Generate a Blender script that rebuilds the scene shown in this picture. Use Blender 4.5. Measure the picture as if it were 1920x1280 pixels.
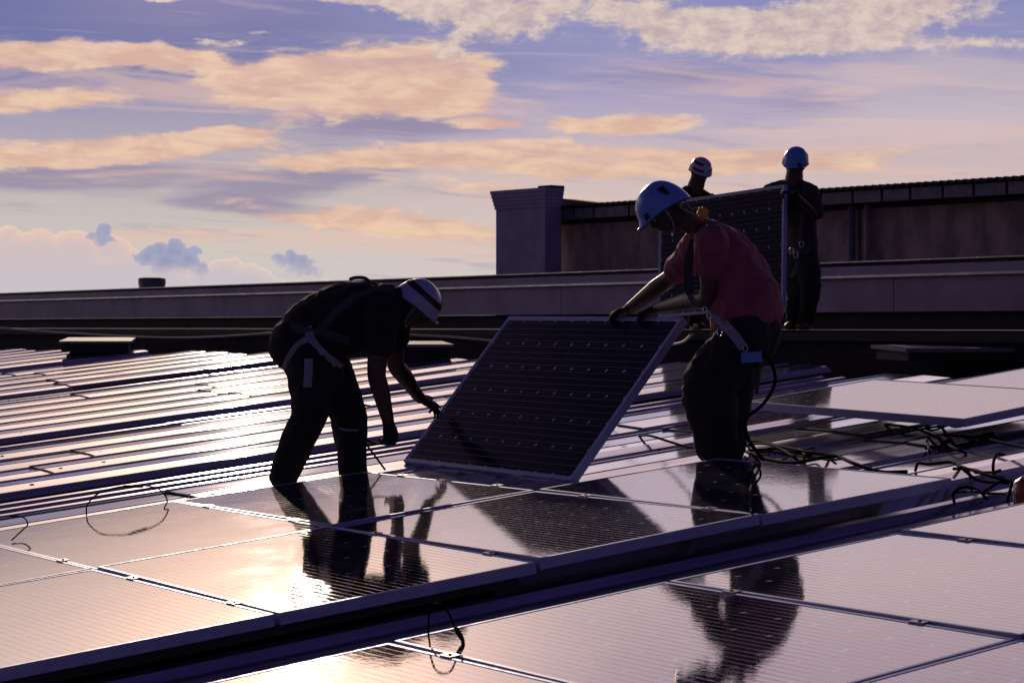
import bpy, bmesh, math, random
import numpy as np
from mathutils import Vector, Matrix, noise
from mathutils.bvhtree import BVHTree
random.seed(7)
S = bpy.context.scene
COL = S.collection
for o in list(bpy.data.objects): bpy.data.objects.remove(o)

# ------------------------------------------------------------------ camera
F = 3900.0; CX, CY = 960.0, 640.0; PIT = math.atan(28/F)
cd = bpy.data.cameras.new('camera'); cam = bpy.data.objects.new('camera', cd); COL.objects.link(cam)
cam.location = (0, 0, 0); cam.rotation_euler = (math.pi/2-PIT, 0, 0)
cd.sensor_width = 36; cd.lens = 36*F/1920; cd.clip_start = .1; cd.clip_end = 3000
cd.dof.use_dof = True; cd.dof.focus_distance = 10.8; cd.dof.aperture_fstop = 11
S.camera = cam

def lin(c):
    return tuple((x/255/12.92 if x/255 <= .04045 else ((x/255+.055)/1.055)**2.4) for x in c)
def lin4(c): return lin(c)+(1.0,)

def ray(x, y):
    a = (x-CX)/F; b = (CY-y)/F
    return Vector((a, math.cos(PIT)+b*math.sin(PIT), b*math.cos(PIT)-math.sin(PIT)))
def at(x, y, D):            # a point of the place, D metres ahead
    d = ray(x, y); return d*(D/d.y)

# roof frame: u runs uphill along the ribs, v runs along the eaves, n is the roof's normal
SL = math.radians(5.8)
UH = Vector((.82612, .56348, 0)).normalized()
VV = Vector((-UH.y, UH.x, 0))
UU = UH*math.cos(SL)+Vector((0, 0, math.sin(SL)))
NN = UU.cross(VV).normalized()
PA = Vector((-1.7686, 6.7428, -1.1315))
def W(u, v, n=0): return PA+UU*u+VV*v+NN*n
ROOF = Matrix.Translation(PA) @ Matrix((UU, VV, NN)).transposed().to_4x4()
def roofmat(u, v, n): return ROOF @ Matrix.Translation((u, v, n))
def on_roof(x, y, n=0):     # where the sight line through a spot meets the roof plane raised by n
    d = ray(x, y); return d*((NN.dot(PA)+n)/NN.dot(d))

# ------------------------------------------------------------------ sun and sky
g = ray(532, 1370); g.normalize()
SUN = (g-NN*2*g.dot(NN)).normalized()
s_el = math.asin(SUN.z); s_az = math.atan2(SUN.x, SUN.y)
ld = bpy.data.lights.new('sun', 'SUN'); ld.energy = 2.2; ld.angle = math.radians(.5); ld.color = (1.0, .80, .62)
sun = bpy.data.objects.new('sun', ld); COL.objects.link(sun)
sun.rotation_euler = SUN.to_track_quat('Z', 'Y').to_euler()
print('sun el az', math.degrees(s_el), math.degrees(s_az))

S.view_settings.view_transform = 'Standard'; S.view_settings.look = 'None'
S.view_settings.gamma = 1; S.view_settings.exposure = 0; S.view_settings.use_curve_mapping = False

wd = bpy.data.worlds.new('World'); S.world = wd; wd.use_nodes = True
wd.cycles.sampling_method = 'NONE'      # smooth sky: bounced rays find it, and the picture renders faster
S.cycles.max_bounces = 6; S.cycles.glossy_bounces = 4; S.cycles.diffuse_bounces = 3
T = wd.node_tree; T.nodes.clear()
class NB:
    def __init__(s, t): s.t = t
    def n(s, typ, **k):
        nd = s.t.nodes.new(typ)
        for a, b in k.items(): setattr(nd, a, b)
        return nd
    def put(s, sock, v):
        if isinstance(v, bpy.types.NodeSocket): s.t.links.new(v, sock)
        else: sock.default_value = v
    def m(s, op, a, b=0.0, c=0.0, clamp=False):
        nd = s.n('ShaderNodeMath', operation=op, use_clamp=clamp)
        s.put(nd.inputs[0], a); s.put(nd.inputs[1], b); s.put(nd.inputs[2], c); return nd.outputs[0]
    def vec(s, x, y, z=0.0):
        nd = s.n('ShaderNodeCombineXYZ'); s.put(nd.inputs[0], x); s.put(nd.inputs[1], y); s.put(nd.inputs[2], z); return nd.outputs[0]
    def noise(s, vec, scale, detail=4, rough=.5, dist=0.0, out=0):
        nd = s.n('ShaderNodeTexNoise'); s.put(nd.inputs['Vector'], vec)
        nd.inputs['Scale'].default_value = scale; nd.inputs['Detail'].default_value = detail
        nd.inputs['Roughness'].default_value = rough; nd.inputs['Distortion'].default_value = dist
        return nd.outputs[out]
    def mix(s, f, a, b, blend='MIX'):
        nd = s.n('ShaderNodeMix', data_type='RGBA', blend_type=blend)
        s.put(nd.inputs[0], f); s.put(nd.inputs[6], a); s.put(nd.inputs[7], b); return nd.outputs[2]
    def sst(s, v, a, b, lo=0.0, hi=1.0):
        nd = s.n('ShaderNodeMapRange', interpolation_type='SMOOTHSTEP')
        s.put(nd.inputs[0], v); s.put(nd.inputs[1], a); s.put(nd.inputs[2], b); s.put(nd.inputs[3], lo); s.put(nd.inputs[4], hi); return nd.outputs[0]
    def ramp(s, v, stops, interp='LINEAR'):
        nd = s.n('ShaderNodeValToRGB'); cr = nd.color_ramp; cr.interpolation = interp
        while len(cr.elements) < len(stops): cr.elements.new(.5)
        for e, (p, c) in zip(cr.elements, stops): e.position = p; e.color = c
        s.put(nd.inputs[0], v); return nd.outputs[0]
    def blob(s, vec, x, y, rx, ry, rot, amp):
        mp = s.n('ShaderNodeMapping', vector_type='TEXTURE'); s.put(mp.inputs[0], vec)
        mp.inputs['Location'].default_value = (x/1000, y/1000, 0); mp.inputs['Rotation'].default_value = (0, 0, math.radians(rot))
        mp.inputs['Scale'].default_value = (rx/1000, ry/1000, 1)
        gr = s.n('ShaderNodeTexGradient', gradient_type='SPHERICAL'); s.t.links.new(mp.outputs[0], gr.inputs[0])
        return s.m('MULTIPLY', gr.outputs[1], amp)
    def blobs(s, vec, L):
        r = None
        for b in L:
            k = s.blob(vec, *b); r = k if r is None else s.m('ADD', r, k)
        return r
w = NB(T)
tc = w.n('ShaderNodeTexCoord'); sp = w.n('ShaderNodeSeparateXYZ'); T.links.new(tc.outputs['Generated'], sp.inputs[0])
az = w.m('ARCTAN2', sp.outputs[0], sp.outputs[1]); el = w.m('ARCSINE', sp.outputs[2])
px = w.m('MULTIPLY_ADD', az, 3.9, .960); py = w.m('MULTIPLY_ADD', el, -3.9, .612)      # az, el in handier units
p0 = w.vec(px, py)
# slow warp so the clouds get ragged, drawn-out edges
wn = w.noise(w.vec(w.m('MULTIPLY', px, 1.0), w.m('MULTIPLY', py, 3.5)), 3.2, 5, .6, out=1)
ws = w.n('ShaderNodeVectorMath', operation='SUBTRACT'); T.links.new(wn, ws.inputs[0]); ws.inputs[1].default_value = (.5, .5, .5)
wm = w.n('ShaderNodeVectorMath', operation='MULTIPLY'); T.links.new(ws.outputs[0], wm.inputs[0]); wm.inputs[1].default_value = (.22, .06, 0)
wa = w.n('ShaderNodeVectorMath', operation='ADD'); T.links.new(p0, wa.inputs[0]); T.links.new(wm.outputs[0], wa.inputs[1])
pw = wa.outputs[0]
# clear-sky gradient by elevation (0..1 = horizon..zenith)
e1 = w.m('DIVIDE', el, math.pi/2, clamp=True)
P = lambda y: (612-y)/3900/(math.pi/2)
baseL = w.ramp(e1, [(0, lin4((196, 198, 205))), (P(470), lin4((202, 194, 188))), (P(330), lin4((182, 172, 178))), (P(220), lin4((156, 150, 178))),
                    (P(110), lin4((98, 108, 162))), (P(0), lin4((82, 100, 160))), (P(-70), lin4((205, 180, 176))), (P(-330), lin4((240, 210, 198))), (P(-620), lin4((220, 194, 190))), (P(-1000), lin4((112, 100, 132))), (.40, lin4((48, 42, 76))), (1, lin4((36, 30, 64)))])
baseR = w.ramp(e1, [(0, lin4((205, 198, 198))), (P(430), lin4((208, 192, 190))), (P(330), lin4((205, 184, 184))), (P(240), lin4((186, 172, 192))),
                    (P(150), lin4((150, 148, 188))), (P(0), lin4((132, 136, 186))), (P(-70), lin4((204, 188, 206))), (P(-330), lin4((212, 188, 192))), (P(-620), lin4((180, 156, 170))), (P(-1000), lin4((110, 100, 138))), (.40, lin4((48, 42, 76))), (1, lin4((36, 30, 64)))])
bn = w.noise(w.vec(px, w.m('MULTIPLY', py, 2.5)), 2.0, 4, .55)
fx = w.sst(w.m('MULTIPLY_ADD', bn, .9, w.m('SUBTRACT', px, .45)), .35, 1.15)
c = w.mix(fx, baseL, baseR)
# dull violet strata
st = w.noise(w.vec(w.m('MULTIPLY', px, .8), w.m('MULTIPLY', py, 9.0)), 1.6, 5, .55, .6)
band = w.m('MULTIPLY', w.sst(py, .62, .40), w.sst(py, .02, .20))
vio = w.blobs(pw, [(120, 335, 420, 45, 0, 1.1), (560, 345, 260, 48, -8, 1.2), (720, 235, 320, 48, 2, .9), (420, 388, 330, 22, 3, .6), (1300, 150, 420, 40, 4, .5), (1560, 210, 260, 30, 3, .4)])
fv = w.m('MULTIPLY', w.sst(w.m('ADD', vio, w.m('MULTIPLY_ADD', st, .9, -.45)), .12, .75), w.sst(vio, 0.0, .15))
c = w.mix(w.m('MULTIPLY', fv, .62), c, lin4((120, 114, 156)))
# drawn-out warm streaks everywhere in the lower sky
st2 = w.noise(w.vec(w.m('MULTIPLY_ADD', px, .7, 3.3), w.m('MULTIPLY', w.m('MULTIPLY_ADD', px, -.03, py), 8.0)), 1.9, 6, .6, .8)
fs = w.m('MULTIPLY', w.sst(st2, .5, .66), band)
c = w.mix(w.m('MULTIPLY', fs, .55), c, lin4((228, 188, 172)))
# hair-fine streaks
hs_ = w.noise(w.vec(w.m('MULTIPLY', px, 1.2), w.m('MULTIPLY', w.m('MULTIPLY_ADD', px, -.05, py), 16.0)), 2.6, 5, .65, .5)
c = w.mix(w.m('MULTIPLY', w.m('MULTIPLY', w.sst(hs_, .52, .72), .28), w.sst(py, -.05, .08)), c, lin4((214, 192, 190)))
c = w.mix(w.m('MULTIPLY', w.m('MULTIPLY', w.sst(hs_, .46, .30), .30), w.sst(py, -.05, .08)), c, lin4((128, 124, 168)))
# peach cloud sheets
fine = w.noise(w.vec(w.m('MULTIPLY', px, 1.0), w.m('MULTIPLY', py, 3.2)), 9.0, 5, .62, .3)
puff = w.noise(w.vec(px, w.m('MULTIPLY', py, 1.7)), 22.0, 4, .65, .2)
pe = w.blobs(pw, [(640, 160, 330, 88, -4, 1.7), (800, 140, 170, 75, -12, .9), (860, 195, 170, 50, 4, .9), (480, 160, 220, 40, 6, .7), (150, 118, 330, 42, -1, 1.6), (330, 110, 120, 24, 4, .6),
                  (90, 200, 260, 36, -2, 1.2), (200, 292, 420, 36, -4, 1.4), (440, 268, 170, 32, -12, .8), (1000, 300, 620, 46, 1, 1.4), (620, 310, 260, 26, -2, .8),
                  (720, 420, 400, 38, 5, 1.25), (930, 360, 420, 30, 2, .6), (1150, 236, 190, 32, 3, 1.4), (920, 232, 100, 18, 0, 1.1), (1500, 300, 420, 40, -2, .8)])
fp = w.m('MULTIPLY', w.sst(w.m('ADD', pe, w.m('MULTIPLY_ADD', fine, 1.3, -.65)), .28, .72), w.sst(pe, .0, .12))
pc = w.mix(w.sst(fine, .35, .65), lin4((214, 172, 154)), lin4((234, 200, 172)))
pc = w.mix(w.m('MULTIPLY', w.sst(hs_, .55, .35), .35), pc, lin4((190, 158, 168)))
c = w.mix(w.m('MULTIPLY', fp, .92), c, pc)
# puffy cream clouds high up
cr_ = w.blobs(pw, [(860, 25, 240, 60, 8, 1.6), (1250, 40, 360, 48, 10, 1.3), (1450, 62, 330, 62, -3, 1.6), (1650, 40, 260, 70, -10, 1.4), (700, 2, 170, 24, 4, 1.2), (840, 95, 60, 24, -14, 1.2),
                   (1780, 100, 200, 24, 3, .8), (298, 9, 60, 14, 0, 1.3), (985, 30, 130, 22, -4, .8), (420, 85, 50, 10, 0, .8), (480, 68, 40, 8, 0, .8)])
fc = w.sst(w.m('ADD', cr_, w.m('ADD', w.m('MULTIPLY_ADD', puff, 1.5, -.75), w.m('MULTIPLY_ADD', fine, 1.2, -.6))), .12, .80)
fc = w.m('MULTIPLY', fc, w.sst(cr_, .0, .2))
cc = w.mix(w.sst(puff, .3, .7), lin4((192, 170, 172)), lin4((226, 206, 190)))
c = w.mix(w.m('MULTIPLY', fc, .92), c, cc)
# soft pale veil to the right
ve = w.blobs(pw, [(1800, 190, 420, 120, 10, 1.2), (1600, 250, 420, 50, -3, .7), (1150, 130, 300, 60, 5, .3)])
c = w.mix(w.m('MULTIPLY', w.m('MULTIPLY', w.sst(ve, 0.0, .2), w.sst(w.m('ADD', ve, w.m('MULTIPLY_ADD', fine, .6, -.3)), .1, .8)), .5), c, lin4((206, 190, 194)))
# heaped clouds on the horizon to the left
cn = w.noise(w.vec(px, w.m('MULTIPLY', py, 1.2)), 11.0, 5, .6, .25)
cn2 = w.noise(p0, 20.0, 5, .62, .2, out=1)
w2 = w.n('ShaderNodeVectorMath', operation='MULTIPLY_ADD'); T.links.new(cn2, w2.inputs[0]); w2.inputs[1].default_value = (.060, .040, 0); T.links.new(p0, w2.inputs[2])
w3 = w.n('ShaderNodeVectorMath', operation='SUBTRACT'); T.links.new(w2.outputs[0], w3.inputs[0]); w3.inputs[1].default_value = (.030, .020, 0)
pq = w3.outputs[0]
def puffs(L):      # heaped round puffs, joined
    r = None
    for (x, y, q) in L:
        k = w.blob(pq, x, y, q, q*.86, 0, 1.0); k = w.m('MULTIPLY', k, q/30); r = k if r is None else w.m('MAXIMUM', r, k)
    return r
bank = puffs([(80, 600, 190), (250, 620, 170), (430, 640, 165), (-150, 580, 220), (560, 640, 120), (-60, 520, 120), (40, 500, 78), (95, 478, 52), (30, 452, 34), (150, 490, 66), (215, 475, 42), (250, 505, 50), (300, 540, 60), (420, 528, 50), (470, 540, 52), (440, 510, 26), (390, 545, 60), (590, 556, 44), (640, 560, 30)])
head = puffs([(286, 482, 24), (308, 474, 22), (338, 474, 26), (362, 486, 28), (378, 506, 26), (322, 500, 38), (350, 512, 36), (182, 444, 13), (202, 441, 17), (214, 452, 12), (200, 454, 18), (524, 492, 18), (546, 486, 20), (570, 500, 26), (590, 518, 22), (560, 518, 32)])
nv = w.m('MULTIPLY_ADD', cn, .5, -.25)
fcu = w.sst(bank, .02, .14); cuc = w.mix(w.sst(py, .56, .44), lin4((198, 194, 202)), lin4((224, 192, 180)))
cuc = w.mix(w.m('MULTIPLY', w.sst(w.m('ADD', bank, nv), .25, 1.1), .5), cuc, lin4((186, 180, 196)))
cuc = w.mix(w.m('MULTIPLY', w.sst(bank, .30, .05), .65), cuc, lin4((242, 212, 192)))
c = w.mix(w.m('MULTIPLY', fcu, w.sst(py, .60, .50, .2, .9)), c, cuc)
fh = w.sst(head, .0, .16)
hc_ = w.mix(w.sst(w.m('ADD', head, nv), .1, .9), lin4((154, 160, 192)), lin4((130, 142, 180)))
hc_ = w.mix(w.m('MULTIPLY', w.sst(head, .22, .04), .6), hc_, lin4((230, 206, 196)))
c = w.mix(w.m('MULTIPLY', fh, w.sst(w.m('MULTIPLY_ADD', cn, .10, w.m('MULTIPLY_ADD', w.sst(px, .25, .15), .06, py)), .575, .53, .0, .9)), c, hc_)
# unseen sky band above the view, gain added to brighten the panels' reflections
vg = w.n('ShaderNodeVectorMath', operation='SCALE'); T.links.new(c, vg.inputs[0]); T.links.new(w.m('MULTIPLY_ADD', w.m('MULTIPLY', w.sst(py, .0, -.17), w.sst(py, -.95, -.60)), .55, 1.0), vg.inputs['Scale']); c = vg.outputs[0]
# the sky grows brighter towards the sun and deep blue away from it
sd = w.n('ShaderNodeVectorMath', operation='DOT_PRODUCT'); T.links.new(tc.outputs['Generated'], sd.inputs[0]); sd.inputs[1].default_value = SUN
ang = w.m('ARCCOSINE', w.m('MINIMUM', sd.outputs['Value'], .99999))
away = w.sst(ang, .40, 1.5)
c = w.mix(away, c, w.mix(w.m('MULTIPLY', away, .93), c, lin4((34, 27, 78))))
glow = w.m('EXPONENT', w.m('MULTIPLY', w.m('POWER', ang, 2.0), -1/.0060))
gl = w.mix(1.0, lin4((255, 196, 156)), (0, 0, 0, 1), 'ADD')
gm = w.n('ShaderNodeVectorMath', operation='SCALE'); T.links.new(gl, gm.inputs[0]); T.links.new(w.m('MULTIPLY', glow, 2.2), gm.inputs['Scale'])
ga = w.n('ShaderNodeVectorMath', operation='ADD'); T.links.new(c, ga.inputs[0]); T.links.new(gm.outputs[0], ga.inputs[1])
bg = w.n('ShaderNodeBackground'); T.links.new(ga.outputs[0], bg.inputs[0]); bg.inputs[1].default_value = 1.0
sk = w.n('ShaderNodeTexSky', sky_type='NISHITA', sun_disc=False); sk.sun_elevation = s_el; sk.sun_rotation = s_az; sk.dust_density = 2.0; sk.ozone_density = 3.0
bg2 = w.n('ShaderNodeBackground'); T.links.new(sk.outputs[0], bg2.inputs[0]); bg2.inputs[1].default_value = .0008
ad = w.n('ShaderNodeAddShader'); T.links.new(bg.outputs[0], ad.inputs[0]); T.links.new(bg2.outputs[0], ad.inputs[1])
wo = w.n('ShaderNodeOutputWorld'); T.links.new(ad.outputs[0], wo.inputs[0])

# ------------------------------------------------------------------ materials
def mat(name, col, rough=.6, metal=0.0, ior=1.5, var=0.0, vscale=3.0, bump=0.0, bscale=40.0, stretch=(1, 1, 1), rvar=0.0, spec=None, coat=0.0):
    m = bpy.data.materials.new(name); m.use_nodes = True; t = m.node_tree; b = t.nodes['Principled BSDF']; k = NB(t)
    b.inputs['Base Color'].default_value = (*col, 1); b.inputs['Roughness'].default_value = rough
    b.inputs['Metallic'].default_value = metal; b.inputs['IOR'].default_value = ior
    if spec is not None: b.inputs['Specular IOR Level'].default_value = spec
    if coat: b.inputs['Coat Weight'].default_value = coat
    if var or bump or rvar:
        tcn = k.n('ShaderNodeTexCoord'); mp = k.n('ShaderNodeMapping'); t.links.new(tcn.outputs['Object'], mp.inputs[0]); mp.inputs['Scale'].default_value = stretch
        v = mp.outputs[0]
        if var:
            nz = k.noise(v, vscale, 6, .6); f = k.sst(nz, .3, .7)
            lo = tuple(x*(1-var) for x in col)+(1,); hi = tuple(min(1, x*(1+var)) for x in col)+(1,)
            t.links.new(k.mix(f, lo, hi), b.inputs['Base Color'])
        if rvar:
            nz = k.noise(v, vscale*1.7, 5, .6); t.links.new(k.sst(nz, .3, .7, max(.02, rough-rvar), rough+rvar), b.inputs['Roughness'])
        if bump:
            bp = k.n('ShaderNodeBump'); bp.inputs['Strength'].default_value = bump; bp.inputs['Distance'].default_value = .01
            t.links.new(k.noise(v, bscale, 5, .6), bp.inputs['Height']); t.links.new(bp.outputs[0], b.inputs['Normal'])
    return m
M = {}
M['alu'] = mat('aluminium', (.34, .37, .64), .5, .25, var=.12, vscale=6, rvar=.1, stretch=(3, 3, 20))  # silver metal with blue lens and sky tint put into its colour
M['sheet'] = mat('roof_metal', (.44, .45, .49), .065, .7, var=.22, vscale=3.0, stretch=(.35, 6, 6), rvar=.025, bump=.015, bscale=3)
M['sheet3'] = mat('mauve_roof_metal', (.24, .22, .27), .075, .7, var=.25, vscale=3.0, stretch=(.35, 6, 6), rvar=.05, bump=.03, bscale=3)
M['sheet4'] = mat('pale_roof_metal', (.54, .53, .53), .08, .6, var=.18, vscale=3.0, stretch=(.35, 6, 6), rvar=.03, bump=.015, bscale=3)
M['sheet2'] = mat('weathered_roof_metal', (.34, .34, .38), .08, .7, var=.3, vscale=2.2, stretch=(.3, 5, 5), rvar=.03, bump=.02, bscale=3)
M['ribbed'] = mat('ribbed_roof_metal', (.40, .38, .43), .2, .7, var=.25, vscale=3, stretch=(.3, 6, 6), rvar=.05)
M['trough'] = mat('dark_trough_metal', (.20, .20, .24), .38, .75, var=.3, vscale=3, stretch=(.3, 6, 6), rvar=.1)
M['screw'] = mat('screw_head', (.05, .045, .045), .5, .6)
M['rubber'] = mat('black_rubber', (.004, .004, .005), .9, spec=.05)
M['render'] = mat('rendered_wall', (.38, .27, .25), .85, var=.38, vscale=2.6, stretch=(1, 1, .45), bump=.3, bscale=60)
M['parapet'] = mat('painted_parapet', (.37, .30, .42), .6, var=.2, vscale=2.0, stretch=(1, .6, .6), bump=.08, bscale=20)
M['capping'] = mat('bright_capping', (.62, .58, .56), .3, .8, var=.2, vscale=4)
M['dark'] = mat('dark_bitumen', (.022, .02, .026), .8, var=.3, vscale=3)
M['ledge'] = mat('ledge_bitumen', (.02, .017, .022), .95, var=.4, vscale=2)
M['stucco'] = mat('pale_stucco', (.40, .37, .52), .8, var=.15, vscale=2, bump=.15, bscale=30)
M['fibre'] = mat('fibre_cement', (.06, .045, .05), .85, var=.3, vscale=6)
M['void'] = mat('hidden_dark', (.015, .015, .018), .9)
M['lid'] = mat('hatch_lid', (.22, .20, .22), .75, var=.2, vscale=3)
M['gutter'] = mat('gutter_metal', (.17, .16, .20), .5, .3, var=.25, vscale=5)
M['rope'] = mat('pale_rope', (.35, .32, .30), .8, var=.2, vscale=200)
M['orange'] = mat('amber_plastic', (.34, .07, .015), .35, var=.2, vscale=8)
M['clamp'] = mat('clamp_metal', (.35, .35, .38), .35, .85)
M['rail'] = mat('rail_metal', (.4, .4, .42), .4, .8)
M['back'] = mat('panel_backing', (.5, .5, .5), .6)
M['grid'] = mat('silver_print', (.11, .10, .17), .4, .3)
M['ground'] = mat('asphalt', (.05, .05, .05), .9, var=.2)

def glass_mat(name, strength):
    m = bpy.data.materials.new(name); m.use_nodes = True; t = m.node_tree; b = t.nodes['Principled BSDF']; k = NB(t)
    tcn = k.n('ShaderNodeTexCoord'); sx = k.n('ShaderNodeSeparateXYZ'); t.links.new(tcn.outputs['Object'], sx.inputs[0])
    x, y = sx.outputs[0], sx.outputs[1]
    line = k.m('ABSOLUTE', k.m('SINE', k.m('MULTIPLY', x, math.pi/.0368)))         # printed conductors along the long side
    ln = k.sst(line, .16, .0)
    cellx = k.sst(k.m('ABSOLUTE', k.m('SINE', k.m('MULTIPLY', x, math.pi/.184))), .03, .0)
    celly = k.sst(k.m('ABSOLUTE', k.m('SINE', k.m('MULTIPLY', y, math.pi/.166))), .03, .0)
    col = k.mix(ln, (.012, .012, .028, 1), (.22, .21, .26, 1)); col = k.mix(k.m('MAXIMUM', cellx, celly), col, (.10, .10, .13, 1))
    dot = k.m('MULTIPLY', k.sst(k.m('ABSOLUTE', k.m('SINE', k.m('MULTIPLY', x, math.pi/.184))), .24, .12), k.sst(k.m('ABSOLUTE', k.m('SINE', k.m('MULTIPLY', y, math.pi/.166))), .24, .12)); col = k.mix(dot, col, (.6, .58, .62, 1))
    dust = k.noise(k.vec(k.m('MULTIPLY', x, 1.0), k.m('MULTIPLY', y, 1.0)), 3.0, 6, .6)
    col = k.mix(k.sst(dust, .35, .8, 0, .22), col, (.30, .26, .24, 1))
    t.links.new(col, b.inputs['Base Color'])
    b.inputs['IOR'].default_value = 3.0; b.inputs['Specular IOR Level'].default_value = 1.0
    t.links.new(k.sst(dust, .3, .75, .022, .045), b.inputs['Roughness'])
    # moulded glass: shallow ridges over each conductor and a fine pebble grain
    gr = k.noise(k.vec(k.m('MULTIPLY', x, 1.0), k.m('MULTIPLY', y, .35)), 60, 3, .6)
    wav = k.noise(k.vec(k.m('MULTIPLY', x, 1.0), k.m('MULTIPLY', y, 1.0)), 2.2, 2, .5)
    h = k.m('ADD', k.m('MULTIPLY', ln, .5), k.m('MULTIPLY', gr, .5)); h = k.m('ADD', h, k.m('MULTIPLY', wav, 2.0))
    bp = k.n('ShaderNodeBump'); bp.inputs['Strength'].default_value = strength; bp.inputs['Distance'].default_value = .002
    t.links.new(h, bp.inputs['Height']); t.links.new(bp.outputs[0], b.inputs['Normal'])
    return m
M['glass'] = glass_mat('panel_glass', .15)
M['cell'] = mat('solar_cell', (.012, .007, .022), .16, 0, 1.22, var=.3, vscale=9)

# ------------------------------------------------------------------ helpers
def mesh_obj(name, verts, faces, m, parent=None, smooth=False, mw=None):
    me = bpy.data.meshes.new(name); me.from_pydata([tuple(v) for v in verts], [], faces); me.update()
    if m: me.materials.append(M[m] if isinstance(m, str) else m)
    if smooth: me.polygons.foreach_set('use_smooth', [True]*len(me.polygons))
    o = bpy.data.objects.new(name, me); COL.objects.link(o)
    if parent: o.parent = parent
    if mw is not None: o.matrix_local = mw
    return o
def tag(o, label=None, cat=None, group=None, kind=None):
    if label: o['label'] = label
    if cat: o['category'] = cat
    if group: o['group'] = group
    if kind: o['kind'] = kind
    return o
def empty(name, mw, label=None, cat=None, group=None, kind=None):
    o = bpy.data.objects.new(name, None); COL.objects.link(o); o.matrix_world = mw; o.empty_display_size = .1
    return tag(o, label, cat, group, kind)
class MB:
    def __init__(s): s.v = []; s.f = []
    def add(s, vs, fs):
        b = len(s.v); s.v += [Vector(v) for v in vs]; s.f += [tuple(i+b for i in f) for f in fs]; return s
    def box(s, a, b, M_=None):
        x0, y0, z0 = a; x1, y1, z1 = b
        vs = [(x0, y0, z0), (x1, y0, z0), (x1, y1, z0), (x0, y1, z0), (x0, y0, z1), (x1, y0, z1), (x1, y1, z1), (x0, y1, z1)]
        if M_ is not None: vs = [M_ @ Vector(v) for v in vs]
        return s.add(vs, [(3, 2, 1, 0), (4, 5, 6, 7), (0, 1, 5, 4), (1, 2, 6, 5), (2, 3, 7, 6), (3, 0, 4, 7)])
    def tube(s, pts, r, n=8):
        pts = [Vector(p) for p in pts]; rs = r if isinstance(r, (list, tuple)) else [r]*len(pts); vs = []; fs = []
        up = Vector((0, 0, 1))
        for i, p in enumerate(pts):
            t = (pts[min(i+1, len(pts)-1)]-pts[max(i-1, 0)]).normalized()
            a = t.cross(up)
            if a.length < .05: a = t.cross(Vector((0, 1, 0)))
            a.normalize(); b = a.cross(t)
            for k in range(n):
                q = 2*math.pi*k/n; vs.append(p+(a*math.cos(q)+b*math.sin(q))*rs[i])
        for i in range(len(pts)-1):
            for k in range(n):
                k2 = (k+1) % n; fs.append((i*n+k, i*n+k2, (i+1)*n+k2, (i+1)*n+k))
        fs.append(tuple(range(n-1, -1, -1))); fs.append(tuple(range((len(pts)-1)*n, len(pts)*n)))
        return s.add(vs, fs)
    def build(s, name, m, parent=None, smooth=False, mw=None): return mesh_obj(name, s.v, s.f, m, parent, smooth, mw)
def spline(P_, k=6):
    P_ = [Vector(p) for p in P_]; out = []
    Q = [P_[0]*2-P_[1]]+P_+[P_[-1]*2-P_[-2]]
    for i in range(1, len(Q)-2):
        a, b, c_, d = Q[i-1], Q[i], Q[i+1], Q[i+2]
        for j in range(k):
            t = j/k; out.append(.5*((2*b)+(c_-a)*t+(2*a-5*b+4*c_-d)*t*t+(3*b-a-3*c_+d)*t**3))
    out.append(P_[-1]); return out

# ------------------------------------------------------------------ ground
gd = mesh_obj('ground', [(-1500, -1500, -9), (1500, -1500, -9), (1500, 1500, -9), (-1500, 1500, -9)], [(0, 1, 2, 3)], 'ground'); tag(gd, kind='structure')

# ------------------------------------------------------------------ the ribbed metal roof: every sheet is a piece of its own
roof = empty('roof', ROOF, kind='structure')
def sheet(v0, prof, u0, u1, m, dn=0.0, name='roof_sheet'):
    vs = []; fs = []
    for u in (u0, u1):
        for (a, h) in prof: vs.append((u, v0+a, h+dn))
    n = len(prof)
    for i in range(n-1): fs.append((i, i+1, n+i+1, n+i))
    # sheet thickness at the overlapping lower end
    b = len(vs)
    for (a, h) in prof: vs.append((u0, v0+a, h+dn-.006))
    for i in range(n-1): fs.append((b+i, b+i+1, i+1, i))
    return mesh_obj(name, vs, fs, m, roof)
def vault(p, kx):
    lo = -.205 if rr.random() < .22 else -.135
    a = [(0, lo), (.035*p, lo), (.085*p, -.110), (.13*p, -.097), (.30*p, -.0885+kx*.25), (.44*p, -.0835), (.45*p, -.0875), (.465*p, -.0875), (.475*p, -.0820), (.80*p, -.0825), (.81*p, -.076), (.825*p, -.076), (.835*p, -.090), (.91*p, -.110), (.965*p, lo), (p, lo)]
    return a
def ribs(p, npitch):
    a = []; q = p/npitch
    for i in range(npitch):
        x = i*q; a += [(x, -.17), (x+q*.30, -.17), (x+q*.38, -.135), (x+q*.56, -.132), (x+q*.64, -.17)]
    a.append((p, -.17)); return a
zones = []   # (v0, v1, kind, count)
vcur = [(-6.6, -2.6, 'v', 5), (-2.6, -.95, 'r', 6), (-.95, .25, 'r', 4), (.25, 4.45, 'v', 5), (4.45, 5.4, 'r', 4), (5.4, 8.0, 'v', 4), (8.0, 8.9, 'r', 3), (8.9, 12.4, 'v', 5),
        (12.4, 13.5, 'r', 4), (13.5, 17.0, 'v', 5), (17.0, 18.0, 'r', 4), (18.0, 22.5, 'v', 6), (22.5, 23.5, 'r', 4), (23.5, 30.0, 'v', 8)]
rr = random.Random(11)
scv = []
screw_me = None
def screw_mesh():
    mb = MB(); mb.tube([(0, 0, -.002), (0, 0, .004), (0, 0, .007)], [.016, .016, .009], 8); o = mb.build('screw', 'screw', roof); return o
UEND = 8.75
first_screw = None
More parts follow.
